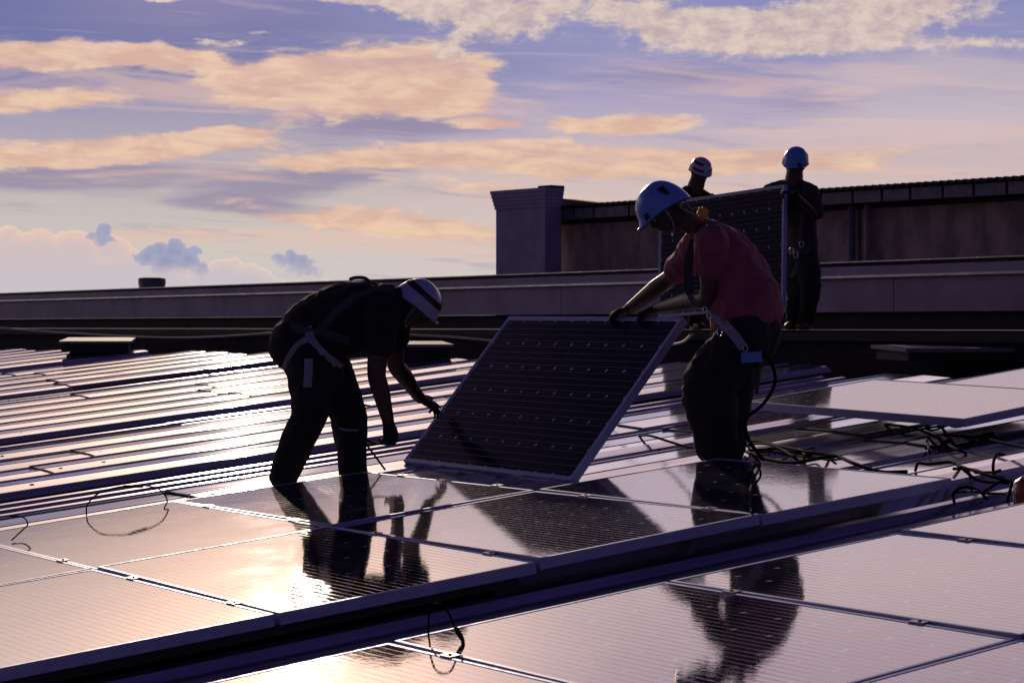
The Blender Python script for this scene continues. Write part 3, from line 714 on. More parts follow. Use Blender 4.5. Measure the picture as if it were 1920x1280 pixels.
def helmet(c, fwd, up, parent, s=1.0, stripe=None, vents=True, brim=.018, shell='helmet'):
    """shell with a rim that rises over the ears, brim in front, vents, stripes, chin strap"""
    r, f, u = basis(fwd, up); c = c+u*.028*s-f*.008*s
    a, b, h = .116*s, .139*s, .124*s
    def rimz(ph):        # ph 0 = front
        return (-.004-.034*(1-math.cos(ph))/2-.010*math.cos(2*ph)+.006*math.cos(ph))*s-.012*s
    n, k = 56, 18
    def pt(ph, t, g=0.0):
        z0 = rimz(ph); th = (1-t)*math.pi/2       # t 0 top .. 1 rim
        zz = z0+(h-z0)*math.sin(th); rad = math.cos(th)**.86
        lobe = 1+.03*math.cos(ph)*t
        fx_ = math.cos(ph)*(b+g)*rad*lobe; rx = math.sin(ph)*(a+g)*rad
        if t > .85: fx_ += brim*s*max(0, math.cos(ph))**3*(t-.85)/.15
        return c+f*fx_+r*rx+u*(zz+g*math.sin(th)*.9)
    mb = MB(); vs = []; fs = []
    for i in range(k+1):
        for j in range(n): vs.append(pt(2*math.pi*j/n, max(.02, i/k)))
    m0 = len(vs)
    for j in range(n):
        p = pt(2*math.pi*j/n, 1.0); vs.append(c+(p-c)*.94)
    for i in range(k):
        for j in range(n):
            j2 = (j+1) % n; fs.append((i*n+j, (i+1)*n+j, (i+1)*n+j2, i*n+j2))
    for j in range(n):
        j2 = (j+1) % n; fs.append((k*n+j, m0+j, m0+j2, k*n+j2))
    fs.append(tuple(range(n)))
    mb.add(vs, fs); hb = mb.build('helmet', shell, None, True); child(hb, parent)
    # rim bead
    ring = [pt(2*math.pi*j/n, 1.0) for j in range(n+1)]
    mb = MB(); mb.tube(ring, .0045*s, 6); child(mb.build('rim', 'darkstrap', None, True), hb)
    def patch(name, m, ph0, ph1, t0, t1, g=.0035, k2=8, taper=1.0):
        vs = []; fs = []
        for i in range(k2+1):
            t = t0+(t1-t0)*i/k2; w_ = 1-(1-taper)*i/k2; pm = (ph0+ph1)/2; pw_ = (ph1-ph0)/2*w_
            for j in range(k2+1): vs.append(pt(pm+pw_*(2*j/k2-1), t, g*s))
        for i in range(k2):
            for j in range(k2): q = i*(k2+1)+j; fs.append((q, q+k2+1, q+k2+2, q+1))
        mb = MB(); mb.add(vs, fs); child(mb.build(name, m, None, True), hb)
    if vents:
        for sg in (-1, 1):
            patch('vent', 'stripe', sg*1.95-.20, sg*1.95+.20, .50, .74, taper=.35)
            patch('vent', 'stripe', sg*.80-.10, sg*.80+.17, .80, .93, taper=.7)
    if stripe == 'band':            # dark band running over the shell parallel to the rim side
        for sg in (-1, 1): patch('stripe', 'stripe', sg*1.57-1.35, sg*1.57+1.35, .52, .68, k2=20)
    if stripe == 'red':
        for sg in (-1, 1):
            patch('stripe', 'redstripe', sg*1.57-1.3, sg*1.57+1.3, .74, .86, k2=20); patch('stripe', 'redstripe', sg*1.57-1.2, sg*1.57+1.2, .42, .55, k2=20)
    # chin strap
    for sg in (-1, 1):
        q = pt(sg*1.45, 1.0); mb = MB()
        P_ = spline([q, c+r*sg*.078*s+f*.02*s-u*.085*s, c+r*sg*.045*s+f*.045*s-u*.135*s, c+f*.06*s-u*.150*s], 5); mb.tube(P_, .005*s, 6)
        child(mb.build('chin_strap', 'strap', None), hb)
    # lamp clip at the front rim
    q = pt(0, 1.0); mb = MB(); mb.tube([q-u*.003, q+u*.012*s], .008*s, 8); child(mb.build('clip', 'metal', None, True), hb)
    return hb

def bvh(obs):
    vs = []; fs = []
    for o in obs:
        b = len(vs); mw = o.matrix_world; vs += [v.co.copy() for v in o.data.vertices]; fs += [tuple(i+b for i in p.vertices) for p in o.data.polygons]
    return BVHTree.FromPolygons(vs, fs)
def webbing(bv, path, wdt, m, parent, name='strap', lift=.007, away=None):
    """flat webbing that lies on the cloth underneath"""
    P_ = spline([at(x, y, 1.0) for x, y in path], 6); L = []; last = None
    for p in P_:
        d = p.normalized(); hit = bv.ray_cast(Vector((0, 0, 0)), d)
        if hit[0] is not None and (last is None or abs((hit[0]-last).length) < .12): q = hit[0]-d*lift; last = q; nn = hit[1]
        elif last is not None: q = d*(last.length); nn = -d
        else: continue
        L.append((q, -d))
    vs = []; fs = []
    for i, (q, nn) in enumerate(L):
        t = (L[min(i+1, len(L)-1)][0]-L[max(i-1, 0)][0]).normalized(); sd_ = t.cross(nn).normalized()
        vs += [q+sd_*wdt/2, q-sd_*wdt/2, q-sd_*wdt/2-nn*.004, q+sd_*wdt/2-nn*.004]
    for i in range(len(L)-1):
        b = i*4
        for k in range(4): k2 = (k+1) % 4; fs.append((b+k, b+k2, b+4+k2, b+4+k))
    if len(L) < 2: return None
    fs += [(3, 2, 1, 0), (len(L)*4-4, len(L)*4-3, len(L)*4-2, len(L)*4-1)]
    o = mesh_obj(name, vs, fs, m); return child(o, parent)
def cable(name, pts, r, m='rubber', parent=None, n=7, k=6):
    mb = MB(); mb.tube(spline(pts, k), r, n); o = mb.build(name, m, None, True)
    if parent: child(o, parent)
    return o
def boot(fl_parent, ank, toe_dir, sole_z, s=1.0):
    fl = Flesh(); t = toe_dir.copy(); t.z = 0; t.normalize(); sd_ = t.cross(Vector((0, 0, 1)))
    hgt = ank.z-sole_z; b = Vector((ank.x, ank.y, sole_z))
    fl.loft([b-t*.05*s+Vector((0, 0, .04)), b+t*.03*s+Vector((0, 0, .045)), b+t*.12*s+Vector((0, 0, .04)), b+t*.19*s+Vector((0, 0, .032))], sd_, [.038*s, .042*s, .050*s, .040*s], [.042*s, .045*s, .038*s, .028*s])
    fl.limb([b+Vector((0, 0, .05)), ank+Vector((0, 0, .05))], [.05*s, .055*s])
    fl.loft([b-t*.07*s+Vector((0, 0, .012)), b+t*.08*s+Vector((0, 0, .010)), b+t*.21*s+Vector((0, 0, .012))], sd_, [.040*s, .046*s, .036*s], [.011, .011, .011])
    return fl.grow('boot', 'boot', fl_parent, .009, 1)

def person(name_label, base):
    return empty('person', Matrix.Translation(base), name_label, 'person', 'helmeted workers on the roof')

# ---- the stooping worker on the left
def worker_left():
    D = 11.42; J = lambda x, y, d=0.0: at(x, y, D+d)
    t = person('stooping worker in black with grey harness straps and striped white helmet', J(590, 905))
    lat = Vector((-.25, .97, 0)).normalized()
    hipR, hipL = J(582, 665, -.10), J(610, 670, .14)
    kneeR, kneeL = J(580, 775, -.13), J(652, 775, .18)
    ankR, ankL = J(535, 882, -.10), J(664, 885, .12)
    shR, shL = J(716, 590, -.16), J(738, 585, .24)
    elR, elL = J(706, 700, -.20), J(742, 682, .42)
    wrR, wrL = J(728, 790, -.14), J(786, 745, .72)
    hc = J(779, 572, .05); hf = Vector((.70, .05, -.72)); hu = Vector((.70, -.12, .70))
    zf = W(2.9, 3.45, -.13).z
    # body
    B = Flesh()
    tor = [J(570, 650, .02), J(600, 610, .03), J(640, 588, .03), J(690, 578, .04), J(728, 570, .04)]
    B.loft(tor, lat, [.155, .150, .16, .185, .165], [.12, .115, .12, .125, .095])
    B.limb([J(728, 568, .04), J(752, 566, .05), hc], [.062, .056, .05])
    for (h_, k_, a_) in ((hipR, kneeR, ankR), (hipL, kneeL, ankL)):
        B.limb([h_, (h_+k_)/2, k_, (k_+a_)/2, a_, Vector((a_.x, a_.y, zf+.05))], [.088, .080, .058, .056, .040, .040])
        B.loft([Vector((a_.x, a_.y, zf+.04)), Vector((a_.x+.13, a_.y+.08, zf+.03))], Vector((.5, -.8, 0)), [.035, .035], [.03, .02])
    for (s_, e_, w_) in ((shR, elR, wrR), (shL, elL, wrL)):
        B.limb([s_, s_.lerp(e_, .5), e_, e_.lerp(w_, .35), w_], [.066, .060, .051, .051, .034])
    head_shapes(B, hc, hf, hu, 1.0)
    dR = Vector((.10, .02, -1)); dL = Vector((.80, .35, -.48))
    palm_only(B, wrR, dR, Vector((-.6, .6, 0)), Vector((.9, -.2, 0))); palm_only(B, wrL, dL, Vector((.3, .5, -.8)), Vector((.5, -.3, .8)))
    body = B.grow('body', 'skin', t, .0095, 2)
    eyes(hc, hf, hu, t)
    # shirt
    H = Flesh()
    H.loft([J(556, 650, .02), J(578, 618, .03), J(618, 592, .03), J(660, 582, .035), J(700, 576, .04), J(735, 570, .04)], lat, [.18, .175, .185, .205, .20, .15], [.138, .135, .148, .160, .142, .10])
    H.loft([J(600, 640, .02), J(660, 626, .03), J(694, 616, .04)], lat, [.15, .16, .15], [.10, .115, .10])
    H.limb([shR-lat*.0, shR.lerp(elR, .3), shR.lerp(elR, .50)], [.098, .088, .084]); H.limb([shL, shL.lerp(elL, .3), shL.lerp(elL, .50)], [.098, .086, .080])
    H.limb([J(735, 566, .04), J(750, 562, .05)], [.085, .072])
    shirt = H.grow('shirt', 'black_cloth', t, .0095, 2, .016, 8.0, (1, 1, .6))
    # trousers
    R_ = Flesh()
    R_.loft([J(574, 612, .02), J(578, 650, .02), J(590, 690, .02)], lat, [.175, .205, .20], [.135, .165, .155])
    R_.ell(J(556, 645, .02), (.15, .19, .15))
    for (h_, k_, a_, q) in ((hipR, kneeR, ankR, 1), (hipL, kneeL, ankL, 1)):
        R_.limb([h_, h_.lerp(k_, .45), k_, k_.lerp(a_, .5), a_, a_+(a_-k_)*.08], [.125, .118, .098, .088, .076, .078])
    tro = R_.grow('trousers', 'trouser', t, .0095, 2, .014, 7.0, (1, 1, .7))
    # head gear and gloves
    Hh = Flesh(); r, f, u = basis(hf, hu); Hh.ell(hc-f*.02+u*.02, (.082, .092, .09), Matrix((r, f, u)).transposed()); Hh.grow('hair', 'hair', t, .008, 1)
    helmet(hc, hf, hu, t, 1.0, stripe='band', vents=False)
    glove(wrR, dR, Vector((-.6, .6, 0)), Vector((.9, -.2, 0)), t, elR, curl=(.75, .85, .9, .95), th=(.1, .5))
    glove(wrL, dL, Vector((.3, .5, -.8)), Vector((.5, -.3, .8)), t, elL, curl=(.12, .25, .35, .4), spread=.16, th=(.5, .1))
    for a_, td in ((ankR, Vector((.75, .66, 0))), (ankL, Vector((.8, .6, 0)))): boot(t, a_, td, zf)
    # harness
    bv = bvh([shirt, tro])
    webbing(bv, [(576, 612), (582, 632), (592, 648), (612, 668), (640, 690)], .045, 'strap', t)
    webbing(bv, [(582, 634), (560, 648), (545, 668), (534, 692)], .045, 'strap', t)
    webbing(bv, [(579, 672), (578, 700), (576, 726)], .046, 'strap', t)
    webbing(bv, [(545, 612), (580, 622), (620, 628), (655, 640)], .045, 'darkstrap', t, 'belt')
    webbing(bv, [(600, 620), (640, 575), (700, 545), (738, 548)], .045, 'darkstrap', t)
    webbing(bv, [(634, 802), (652, 806), (672, 806)], .012, 'strap', t, 'knee_piping')
    mb = MB(); p = J(672, 520, .04); mb.tube(spline([p+Vector((-.05, 0, -.012)), p+Vector((-.02, 0, -.002)), p+Vector((.03, 0, -.003)), p+Vector((.06, 0, -.02))]), .010, 8); child(mb.build('harness_ring', 'darkstrap', None, True), t)
    return t, body
wl, wlb = worker_left()

# ---- the worker in pink on the right, lowering the panel
def edge_pt(x, f0=TP[3], f1=TP[2]):
    best = None
    for i in range(401):
        p = f0.lerp(f1, i/400); q = CX+F*p.x/(p.y*math.cos(PIT)-p.z*math.sin(PIT)); e = abs(q-x)
        if best is None or e < best[0]: best = (e, p)
    return best[1]
def worker_pink():
    D = 10.95; J = lambda x, y, d=0.0: at(x, y, D+d)
    t = person('worker in pink shirt bending over the tilted panel, helmet tinted by blue light', J(1350, 890))
    lat = Vector((.15, .98, 0)).normalized()
    hipL, hipR = J(1398, 632, -.10), J(1385, 640, .14)
    kneeL, kneeR = J(1330, 722, -.10), J(1362, 735, .18)
    ankL, ankR = J(1346, 838, -.10), J(1358, 838, .16)
    shL, shR = J(1335, 452, -.20), J(1310, 462, .22)
    gL = edge_pt(1206); gR = edge_pt(1152)
    wrL = gL+Vector((.075, -.03, .045)); wrR = gR+Vector((.085, -.03, .045))
    elL, elR = J(1328, 556, -.02), J(1258, 520, .50)
    hc = J(1246, 395, .03); hf = Vector((-.74, -.02, -.66)); hu = Vector((-.64, -.06, .76))
    zf = W(4.6, 1.8, -.13).z
    B = Flesh()
    B.loft([J(1405, 610), J(1398, 560, .01), J(1385, 510, .01), J(1360, 468, .01), J(1330, 440, .01)], lat, [.155, .15, .165, .19, .15], [.12, .115, .125, .12, .085])
    B.limb([J(1332, 440, .01), J(1296, 420, .02), hc], [.062, .056, .05])
    for (h_, k_, a_) in ((hipL, kneeL, ankL), (hipR, kneeR, ankR)):
        B.limb([h_, (h_+k_)/2, k_, (k_+a_)/2, a_, Vector((a_.x, a_.y, zf+.05))], [.088, .082, .060, .058, .042, .04])
        B.loft([Vector((a_.x, a_.y, zf+.04)), Vector((a_.x-.13, a_.y+.05, zf+.03))], Vector((.3, .9, 0)), [.035, .035], [.03, .02])
    for (s_, e_, w_) in ((shL, elL, wrL), (shR, elR, wrR)):
        B.limb([s_, s_.lerp(e_, .5), e_, e_.lerp(w_, .35), w_], [.066, .060, .050, .052, .034])
    head_shapes(B, hc, hf, hu, 1.0)
    dH = Vector((-.85, .15, -.35)); pn = Vector((0, -.25, -1)); th = Vector((-.2, -1, 0))
    palm_only(B, wrL, dH, pn, Vector((-.2, 1, 0))); palm_only(B, wrR, dH, pn, th)
    body = B.grow('body', 'skin', t, .0095, 2)
    eyes(hc, hf, hu, t)
    H = Flesh()
    H.loft([J(1405, 578), J(1395, 552, .01), J(1383, 515, .01), J(1362, 474, .01), J(1338, 450, .01)], lat, [.195, .19, .195, .20, .15], [.175, .172, .162, .140, .10])
    H.loft([J(1395, 588), J(1400, 560)], lat, [.20, .20], [.185, .18])
    H.limb([shL, shL.lerp(elL, .25), shL.lerp(elL, .40)], [.088, .088, .084]); H.limb([shR, shR.lerp(elR, .35), shR.lerp(elR, .75)], [.090, .080, .068])
    H.limb([J(1332, 444, .01), J(1318, 434, .02)], [.088, .074])
    shirt = H.grow('shirt', 'pink_cloth', t, .0095, 2, .015, 7.5, (1, 1, .7))
    R_ = Flesh()
    R_.loft([J(1408, 590, .02), J(1402, 615, .02), J(1388, 650, .02)], lat, [.175, .20, .19], [.155, .175, .165])
    for (h_, k_, a_) in ((hipL, kneeL, ankL), (hipR, kneeR, ankR)):
        R_.limb([h_, h_.lerp(k_, .45), k_, k_.lerp(a_, .35), k_.lerp(a_, .7), a_, a_+(a_-k_)*.05], [.138, .146, .142, .134, .118, .106, .104])
    tro = R_.grow('trousers', 'trouser', t, .0095, 2, .017, 8.0, (1, 1, .7))
    Hh = Flesh(); r, f, u = basis(hf, hu); Hh.ell(hc-f*.02+u*.02, (.082, .092, .09), Matrix((r, f, u)).transposed()); Hh.grow('hair', 'hair', t, .008, 1)
    helmet(hc, hf, hu, t, 1.06, brim=.022, shell='helmet_sky_tint')
    glove(wrL, dH, pn, Vector((-.2, 1, 0)), t, elL, curl=(.75, .8, .8, .75), th=(.4, .5))
    glove(wrR, dH, pn, th, t, elR, curl=(.75, .8, .8, .75), th=(.4, .5))
    for a_, td in ((ankL, Vector((-.9, .3, 0))), (ankR, Vector((-.9, .3, 0)))): boot(t, a_, td, zf)
    bv = bvh([shirt, tro, body])
    webbing(bv, [(1336, 588), (1356, 606), (1376, 628), (1394, 652)], .050, 'strap', t, 'belt')
    webbing(bv, [(1330, 575), (1300, 560), (1290, 520), (1296, 470), (1312, 430)], .045, 'darkstrap', t)
    # harness loop with yellow clip at the nape
    cable('lanyard', [J(1282, 372, -.02), J(1290, 384, -.03), J(1298, 394, -.03), J(1305, 389, -.04), J(1312, 396, -.04), J(1320, 392, -.04)], .004, 'strap', t)
    mb = MB(); c = J(1318, 398, -.06); mb.box((-.028, -.02, -.018), (.028, .02, .018), Matrix.Translation(c) @ Matrix.Rotation(.35, 4, 'Y')); mb.box((-.014, -.024, -.026), (.014, .016, .026), Matrix.Translation(c) @ Matrix.Rotation(.35, 4, 'Y')); child(mb.build('buckle', 'yellow', None), t)
    # rings and gear on the belt
    def ring(x, y, r0, d=-.26, tl=0.4):
        c = J(x, y, d); mb = MB(); mb.tube([c+Vector((math.cos(q)*r0*.6, math.sin(q)*tl*r0, math.sin(q)*r0)) for q in np.linspace(0, 6.283, 15)], .0035, 6); child(mb.build('carabiner', 'metal', None, True), t)
    ring(1350, 622, .022, -.27); ring(1322, 580, .016, -.2); ring(1330, 592, .018, -.24); ring(1397, 652, .02, -.26)
    mb = MB(); c = J(1408, 668, -.24); Rb = Matrix.Translation(c) @ Matrix.Rotation(-.08, 4, 'Y')
    mb.box((-.052, -.03, -.022), (.052, .03, .022), Rb); mb.box((-.056, -.034, -.030), (.056, .034, -.0225), Rb); child(mb.build('tool_pouch', 'blue', None), t)
    cable('hanging_strap', [J(1424, 652, -.2), J(1424, 690, -.2), J(1418, 738, -.2)], .011, 'darkstrap', t)
    cable('hanging_strap', [J(1410, 690, -.2), J(1411, 720, -.2), J(1408, 748, -.2)], .006, 'darkstrap', t)
    return t, body
wp, wpb = worker_pink()

# ---- two workers behind, carrying the upright panel
def worker_rear_right():
    D = 19.35; J = lambda x, y, d=0.0: at(x, y, D+d)
    t = person('standing worker in dark shirt at the right end of the carried panel', J(1502, 612))
    lat = Vector((1, .15, 0)).normalized()
    hc = J(1491, 306, 0); hf = Vector((-.50, -.75, -.42)); hu = Vector((.08, -.40, .90))
    shL, shR = J(1520, 362, -.05), J(1445, 360, .1)       # his left is at the image right
    hip1, hip2 = J(1512, 485, 0), J(1488, 485, .12)
    k1, k2 = J(1520, 545, -.15), J(1494, 540, .10)
    zf = -.03
    a1 = J(1512, 598, .05); a2 = J(1488, 600, .15)
    B = Flesh()
    B.loft([J(1500, 480, .03), J(1500, 440, .03), J(1492, 395, .02), J(1486, 355, .02)], lat, [.15, .14, .17, .16], [.11, .10, .12, .09])
    B.limb([J(1486, 352, .02), J(1489, 334, .01), hc], [.092, .085, .07])
    for (h_, k_, a_) in ((hip1, k1, a1), (hip2, k2, a2)): B.limb([h_, (h_+k_)/2, k_, (k_+a_)/2, a_, Vector((a_.x, a_.y, zf+.04))], [.085, .078, .058, .055, .04, .04])
    elL = J(1531, 405, -.10); wrL = J(1487, 362, -.36); elR = J(1440, 400, .25); wrR = J(1462, 352, -.02)
    wrR = J(1468, 362, .10)
    for (s_, e_, w_) in ((shL, elL, wrL), (shR, elR, wrR)): B.limb([s_, s_.lerp(e_, .5), e_, e_.lerp(w_, .35), w_], [.06, .05, .042, .042, .03])
    head_shapes(B, hc, hf, hu, 1.08)
    palm_only(B, wrL, Vector((-.8, -.3, .1)), Vector((0, 0, -1)), Vector((.1, -1, 0)))
    body = B.grow('body', 'skin', t, .013, 2); eyes(hc, hf, hu, t)
    H = Flesh()
    H.loft([J(1500, 478, .03), J(1500, 440, .03), J(1492, 395, .02), J(1486, 362, .02)], lat, [.165, .155, .20, .18], [.13, .12, .14, .10])
    H.limb([shL, shL.lerp(elL, .5), shL.lerp(elL, .85)], [.085, .08, .072]); H.limb([shR, shR.lerp(elR, .5), shR.lerp(elR, .85)], [.085, .08, .072])
    H.limb([J(1486, 356, .02), J(1488, 346, .02)], [.10, .075]); H.loft([J(1450, 352, .08), J(1486, 346, .02), J(1520, 354, -.04)], Vector((0, 1, 0)), [.07, .08, .07], [.05, .055, .05])
    shirt = H.grow('shirt', 'grey_cloth', t, .013, 2, .012, 7)
    R_ = Flesh(); R_.loft([J(1500, 468, .03), J(1500, 495, .03)], lat, [.165, .185], [.13, .15])
    for (h_, k_, a_) in ((hip1, k1, a1), (hip2, k2, a2)): R_.limb([h_, h_.lerp(k_, .5), k_, k_.lerp(a_, .5), a_], [.118, .110, .092, .082, .074])
    tro = R_.grow('trousers', 'trouser', t, .013, 2, .012, 7)
    helmet(hc, hf, hu, t, 1.02, shell='helmet_sky_tint')
    Hh = Flesh(); r, f, u = basis(hf, hu); Hh.ell(hc-f*.02+u*.02, (.082, .092, .09), Matrix((r, f, u)).transposed()); Hh.grow('hair', 'hair', t, .01, 1)
    glove(wrL, Vector((-.8, -.3, .1)), Vector((0, 0, -1)), Vector((.1, -1, 0)), t, elL, .95, curl=(.7, .8, .8, .7))
    glove(wrR, Vector((.3, -.9, .1)), Vector((0, 0, -1)), Vector((-1, 0, 0)), t, elR, .95, curl=(.7, .8, .8, .7))
    for a_ in (a1, a2): boot(t, a_, Vector((-.4, -.9, 0)), zf)
    bv = bvh([shirt, tro])
    webbing(bv, [(1478, 468), (1500, 472), (1522, 466)], .045, 'darkstrap', t, 'belt'); webbing(bv, [(1508, 350), (1505, 400), (1500, 450), (1498, 472)], .04, 'darkstrap', t)
    webbing(bv, [(1496, 478), (1492, 505), (1482, 520)], .04, 'darkstrap', t)
    for (x, y) in ((1484, 470), (1492, 478), (1503, 458)):
        c = J(x, y, -.22); mb = MB(); mb.tube([c+Vector((math.cos(q)*.02, 0, math.sin(q)*.03)) for q in np.linspace(0, 6.283, 13)], .005, 6); child(mb.build('carabiner', 'metal', None, True), t)
    return t
worker_rear_right()
def worker_rear_left():
    D = 20.55; J = lambda x, y, d=0.0: at(x, y, D+d)
    t = person('worker half hidden behind the carried panel, red-striped white helmet', J(1290, 612))
    lat = Vector((.9, .43, 0)).normalized()
    hc = J(1313, 322, 0); hf = Vector((.35, -.80, -.48)); hu = Vector((.16, -.42, .88))
    zf = -.03; hip1, hip2 = J(1272, 490, 0), J(1300, 490, .15); k1, k2 = J(1270, 548, -.1), J(1302, 548, .05); a1, a2 = J(1268, 600, 0), J(1304, 600, .15)
    shR, shL = J(1264, 376, -.02), J(1330, 378, .15)
    B = Flesh(); B.loft([J(1288, 488, .05), J(1290, 450, .05), J(1294, 410, .04), J(1297, 368, .04)], lat, [.15, .14, .17, .15], [.11, .10, .12, .09])
    B.limb([J(1297, 372, .04), J(1305, 348, .01), hc], [.092, .085, .07])
    for (h_, k_, a_) in ((hip1, k1, a1), (hip2, k2, a2)): B.limb([h_, (h_+k_)/2, k_, (k_+a_)/2, a_, Vector((a_.x, a_.y, zf+.04))], [.085, .078, .058, .055, .04, .04])
    elR = J(1250, 440, -.05); wrR = J(1247, 400, -.22); elL = J(1338, 440, .1); wrL = J(1330, 480, 0)
    for (s_, e_, w_) in ((shR, elR, wrR), (shL, elL, wrL)): B.limb([s_, s_.lerp(e_, .5), e_, e_.lerp(w_, .35), w_], [.06, .05, .042, .042, .03])
    head_shapes(B, hc, hf, hu, 1.08); palm_only(B, wrR, Vector((.1, -.6, .3)), Vector((1, 0, 0)), Vector((0, 0, 1)))
    B.grow('body', 'skin', t, .013, 2); eyes(hc, hf, hu, t)
    H = Flesh(); H.loft([J(1288, 486, .05), J(1290, 450, .05), J(1294, 410, .04), J(1298, 370, .04)], lat, [.165, .155, .20, .165], [.13, .12, .14, .10])
    for (s_, e_) in ((shR, elR), (shL, elL)): H.limb([s_, s_.lerp(e_, .5), s_.lerp(e_, .85)], [.085, .08, .072])
    H.loft([J(1274, 366, .02), J(1298, 358, .03), J(1326, 370, .1)], Vector((0, 1, 0)), [.075, .085, .07], [.055, .06, .05])
    shirt = H.grow('shirt', 'black_cloth', t, .013, 2, .012, 7)
    R_ = Flesh(); R_.loft([J(1288, 478, .05), J(1288, 500, .05)], lat, [.165, .185], [.13, .15])
    for (h_, k_, a_) in ((hip1, k1, a1), (hip2, k2, a2)): R_.limb([h_, h_.lerp(k_, .5), k_, k_.lerp(a_, .5), a_], [.118, .110, .092, .082, .074])
    R_.grow('trousers', 'trouser', t, .013, 2, .012, 7)
    helmet(hc, hf, hu, t, .95, stripe='red', vents=False)
    Hh = Flesh(); r, f, u = basis(hf, hu); Hh.ell(hc-f*.02+u*.02, (.082, .092, .09), Matrix((r, f, u)).transposed()); Hh.grow('hair', 'hair', t, .01, 1)
    glove(wrR, Vector((.1, -.6, .3)), Vector((1, 0, 0)), Vector((0, 0, 1)), t, elR, .95, curl=(.7, .8, .8, .7))
    glove(wrL, Vector((0, -.8, .1)), Vector((0, 0, 1)), Vector((1, 0, 0)), t, elL, .95, curl=(.7, .8, .8, .7))
    for a_ in (a1, a2): boot(t, a_, Vector((.2, -.9, 0)), zf)
worker_rear_left()

# ------------------------------------------------------------------ ropes, cables, small things
def RC(x, y, n=-.07): return on_roof(x, y, n)
def lbl(o, label, cat='cable', group=None): return tag(o, label, cat, group)
lbl(cable('safety_rope', [at(-60, 610, 25), at(120, 624, 24.5), at(330, 633, 23.6), at(510, 624, 22.5), at(640, 608, 21.4)], .011, 'rope'), 'pale safety rope sagging from left edge towards the stooping worker', 'rope')
lbl(cable('safety_rope', [at(640, 618, 15.5), at(745, 626, 15.8), at(850, 632, 16), at(940, 640, 16), at(1100, 652, 15.5), at(1255, 646, 13), at(1300, 626, 11.2)], .008, 'rope'), 'pale safety rope running behind the tilted panel to the pink-shirted worker', 'rope')
BK = 'black cables lying on the roof'
def kb(pts, label, r=.0075, conn=None):
    o = cable('cable', pts, r); lbl(o, label, 'cable', BK); return o
# lead from the tool pouch down to the heap
kb([at(1432, 662, 10.75), at(1450, 690, 10.75), at(1452, 722, 10.75), at(1430, 758, 10.75), at(1398, 786, 10.7), at(1400, 815, 10.68), at(1418, 845, 10.6), RC(1432, 862, -.06)], 'black lead bowing out beside the legs of the pink-shirted worker', .009)
kb([RC(1392, 828), RC(1430, 828, -.05), RC(1470, 838, -.04), RC(1530, 850, -.03), RC(1560, 853)], 'black cable from the heap at the feet running right to the ribs')
kb([RC(1396, 845), RC(1430, 858, -.05), RC(1480, 868, -.04), RC(1520, 862, -.03), RC(1566, 855, -.03), RC(1600, 868, -.03), RC(1650, 884, -.05), RC(1700, 884)], 'doubled black cable snaking along the back edge of end panel', .010)
kb([RC(1400, 832), RC(1440, 832, -.02), RC(1470, 845, -.02), RC(1490, 858, -.03), RC(1500, 868)], 'short twisted black cable in the heap right of the feet')
kb([RC(1408, 850, 0), RC(1425, 870, .02), RC(1410, 905, .01), RC(1406, 940, .01), RC(1410, 962, .012)], 'thin black wire hanging over the end panel beside the leg mirror', .0055)
kb([RC(1190, 818, -.1), RC(1215, 816, -.04), RC(1250, 826, -.05), RC(1300, 842, -.08)], 'black cable crossing the ribs left of the pink-shirted worker')
kb([RC(1660, 795), RC(1700, 800, -.04), RC(1740, 812, -.05), RC(1790, 840, -.05), RC(1812, 850)], 'black cable sagging from the pale loose panel to the ribs')
kb([RC(1700, 782, -.02), RC(1745, 781, .0), RC(1762, 795, -.02), RC(1775, 815, -.03), RC(1800, 846, -.08)], 'black cable looping out from under the propped loose panel', .008)
kb([RC(1770, 815, -.05), RC(1830, 820, -.03), RC(1880, 830, -.03), RC(1935, 842, -.03)], 'black cable running off to the right edge below the propped loose panel')
kb([RC(1738, 826, -.05), RC(1742, 842, -.04), RC(1744, 850, -.06)], 'short black tail hanging under the propped loose panel')
kb([RC(1716, 882), RC(1722, 868, -.03), RC(1740, 870, -.03), RC(1780, 866, -.02), RC(1800, 875, -.03), RC(1835, 900, -.08), RC(1890, 905, -.08)], 'black cable humped over the nearest rib towards amber case')
kb([RC(1795, 872, -.02), RC(1850, 890, -.03), RC(1905, 905, -.05)], 'straight black cable reaching the amber case')
kb([RC(1864, 895, -.06), RC(1862, 872, -.01), RC(1868, 852, .02), RC(1882, 852, .0)], 'upright black wire hook standing on the nearest rib')
kb([RC(1790, 945, -.14), RC(1788, 925, -.06), RC(1808, 912, -.04), RC(1835, 920, -.08), RC(1850, 935, -.14)], 'low black wire arch in the gap before lower array')
kb([RC(1845, 922, -.10), RC(1870, 905, -.08), RC(1895, 900, -.08)], 'short black wire stub beside the amber case')
kb([RC(1898, 905, -.07), RC(1892, 925, -.10), RC(1888, 940, -.13)], 'black wire dropping in front of the amber case')
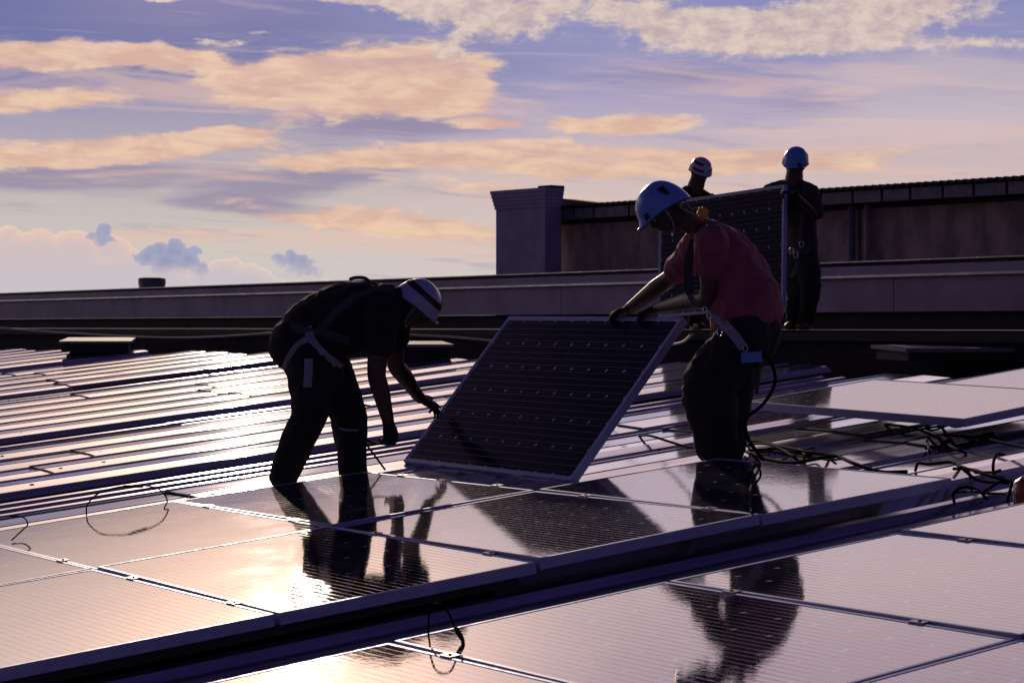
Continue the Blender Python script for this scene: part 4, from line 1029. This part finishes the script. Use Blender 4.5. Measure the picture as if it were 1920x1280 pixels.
# slack leads heaped between the ribs: each one wanders along its own way
rc = random.Random(21)
where = [('in the heap right of the feet', 1400, 822, 1560, 862, 5), ('under the propped loose panel', 1690, 790, 1880, 850, 5), ('beside the amber case', 1780, 868, 1905, 925, 3)]
how = ['slack thin black lead nearest the left', 'kinked black lead', 'doubled-back black lead', 'long drooping black lead', 'short curled black lead']
for (wh, x0, y0, x1, y1, n) in where:
    for i in range(n):
        a = Vector((rc.uniform(x0, x0+(x1-x0)*.4), rc.uniform(y0, y1), 0)); pts = []
        hd_ = rc.uniform(-.3, .3)
        for k in range(6):
            pts.append(RC(a.x, a.y, -.085+rc.uniform(0, .035))); hd_ += rc.uniform(-.8, .8); stp = (x1-x0)*.16
            a = a+Vector((stp*math.cos(hd_), stp*.33*math.sin(hd_), 0)); a.y = min(max(a.y, y0), y1)
        kb(pts, how[i]+' '+wh, rc.choice([.005, .006, .008]))
# loops standing over the back edge of the upper array
def loopw(pts, label, r=.0055): kb(pts, label, r)
L0 = on_roof(162, 965, 0)
kb([on_roof(162, 966, .004), L0+Vector((.005, 0, .05)), at(184, 925, L0.y), at(232, 911, L0.y+.05), at(290, 913, L0.y+.12), at(313, 935, L0.y+.12), on_roof(308, 952, .004)], 'thin wire loop with connector standing on second-row panel', .0038)
a = at(232, 911, L0.y+.05); b = at(268, 912, L0.y+.09); mb = MB(); mb.tube([a, a.lerp(b, .3), a.lerp(b, .5), b], [.006, .008, .007, .006], 8); o = mb.build('connector', 'rubber', None, True); tag(o, 'small black plug joining the thin wire loop at left', 'connector')
q = on_roof(38, 1005, 0); kb([on_roof(22, 1012, .004), q+Vector((.01, 0, .03)), at(52, 982, q.y), at(40, 968, q.y+.1), at(0, 968, q.y+.2), at(-20, 975, q.y+.2)], 'thin wire end curling at left edge above upper array', .0036)
# glove lead of the stooping worker
kb([at(680, 818, 11.5), at(700, 830, 11.4), at(735, 832, 11.25), at(745, 826, 11.25)], 'black lead held in the low hand of the stooping worker', .006)
kb([at(680, 824, 11.6), at(700, 850, 11.5), RC(722, 880, -.01)], 'black lead trailing from the knee to the panel edge', .006)
# connector loop in the gap
pb_ = on_roof(805, 1205, -.0); yb = pb_.y
kb([at(806, 1206, yb-.02), at(803, 1180, yb), at(806, 1145, yb+.04), at(818, 1131, yb+.05), at(836, 1140, yb+.03), at(852, 1172, yb), at(862, 1190, yb-.03)], 'looped wire rising from the gap between both arrays', .0034)
a = at(853, 1174, yb-.01); b = at(868, 1200, yb-.05); mb = MB(); mb.tube([a, a.lerp(b, .25), a.lerp(b, .7), b], [.005, .009, .0085, .006], 10); mb.tube([b, b+Vector((0, -.004, -.04))], [.006, .0065], 8)
tag(mb.build('connector', 'rubber', None, True), 'fat black plug at the end of the looped wire, foreground', 'connector')
# cable clips bolted in the seams
# amber case at the right edge
c = on_roof(1925, 925, -.04); c = c+Vector((.02, .05, 0))
mb = MB(); prof = [(-.085, .050), (-.075, .062), (0, .066), (.045, .062), (.060, .045), (.066, .030)]
mb.tube([c+Vector((0, 0, z)) for z, r in prof], [r for z, r in prof], 20)
case = mb.build('lamp_body', 'orange', None, True); case.name = 'warning_lamp'; tag(case, 'amber rounded case cut by the right edge beside black wires', 'lamp')
mb = MB(); mb.tube(spline([c+Vector((-.055, -.02, -.06)), c+Vector((-.062, -.02, 0)), c+Vector((-.04, -.02, .06)), c+Vector((.02, -.02, .085)), c+Vector((.06, 0, .06))]), .005, 7); child(mb.build('wire_guard', 'metal', None, True), case)
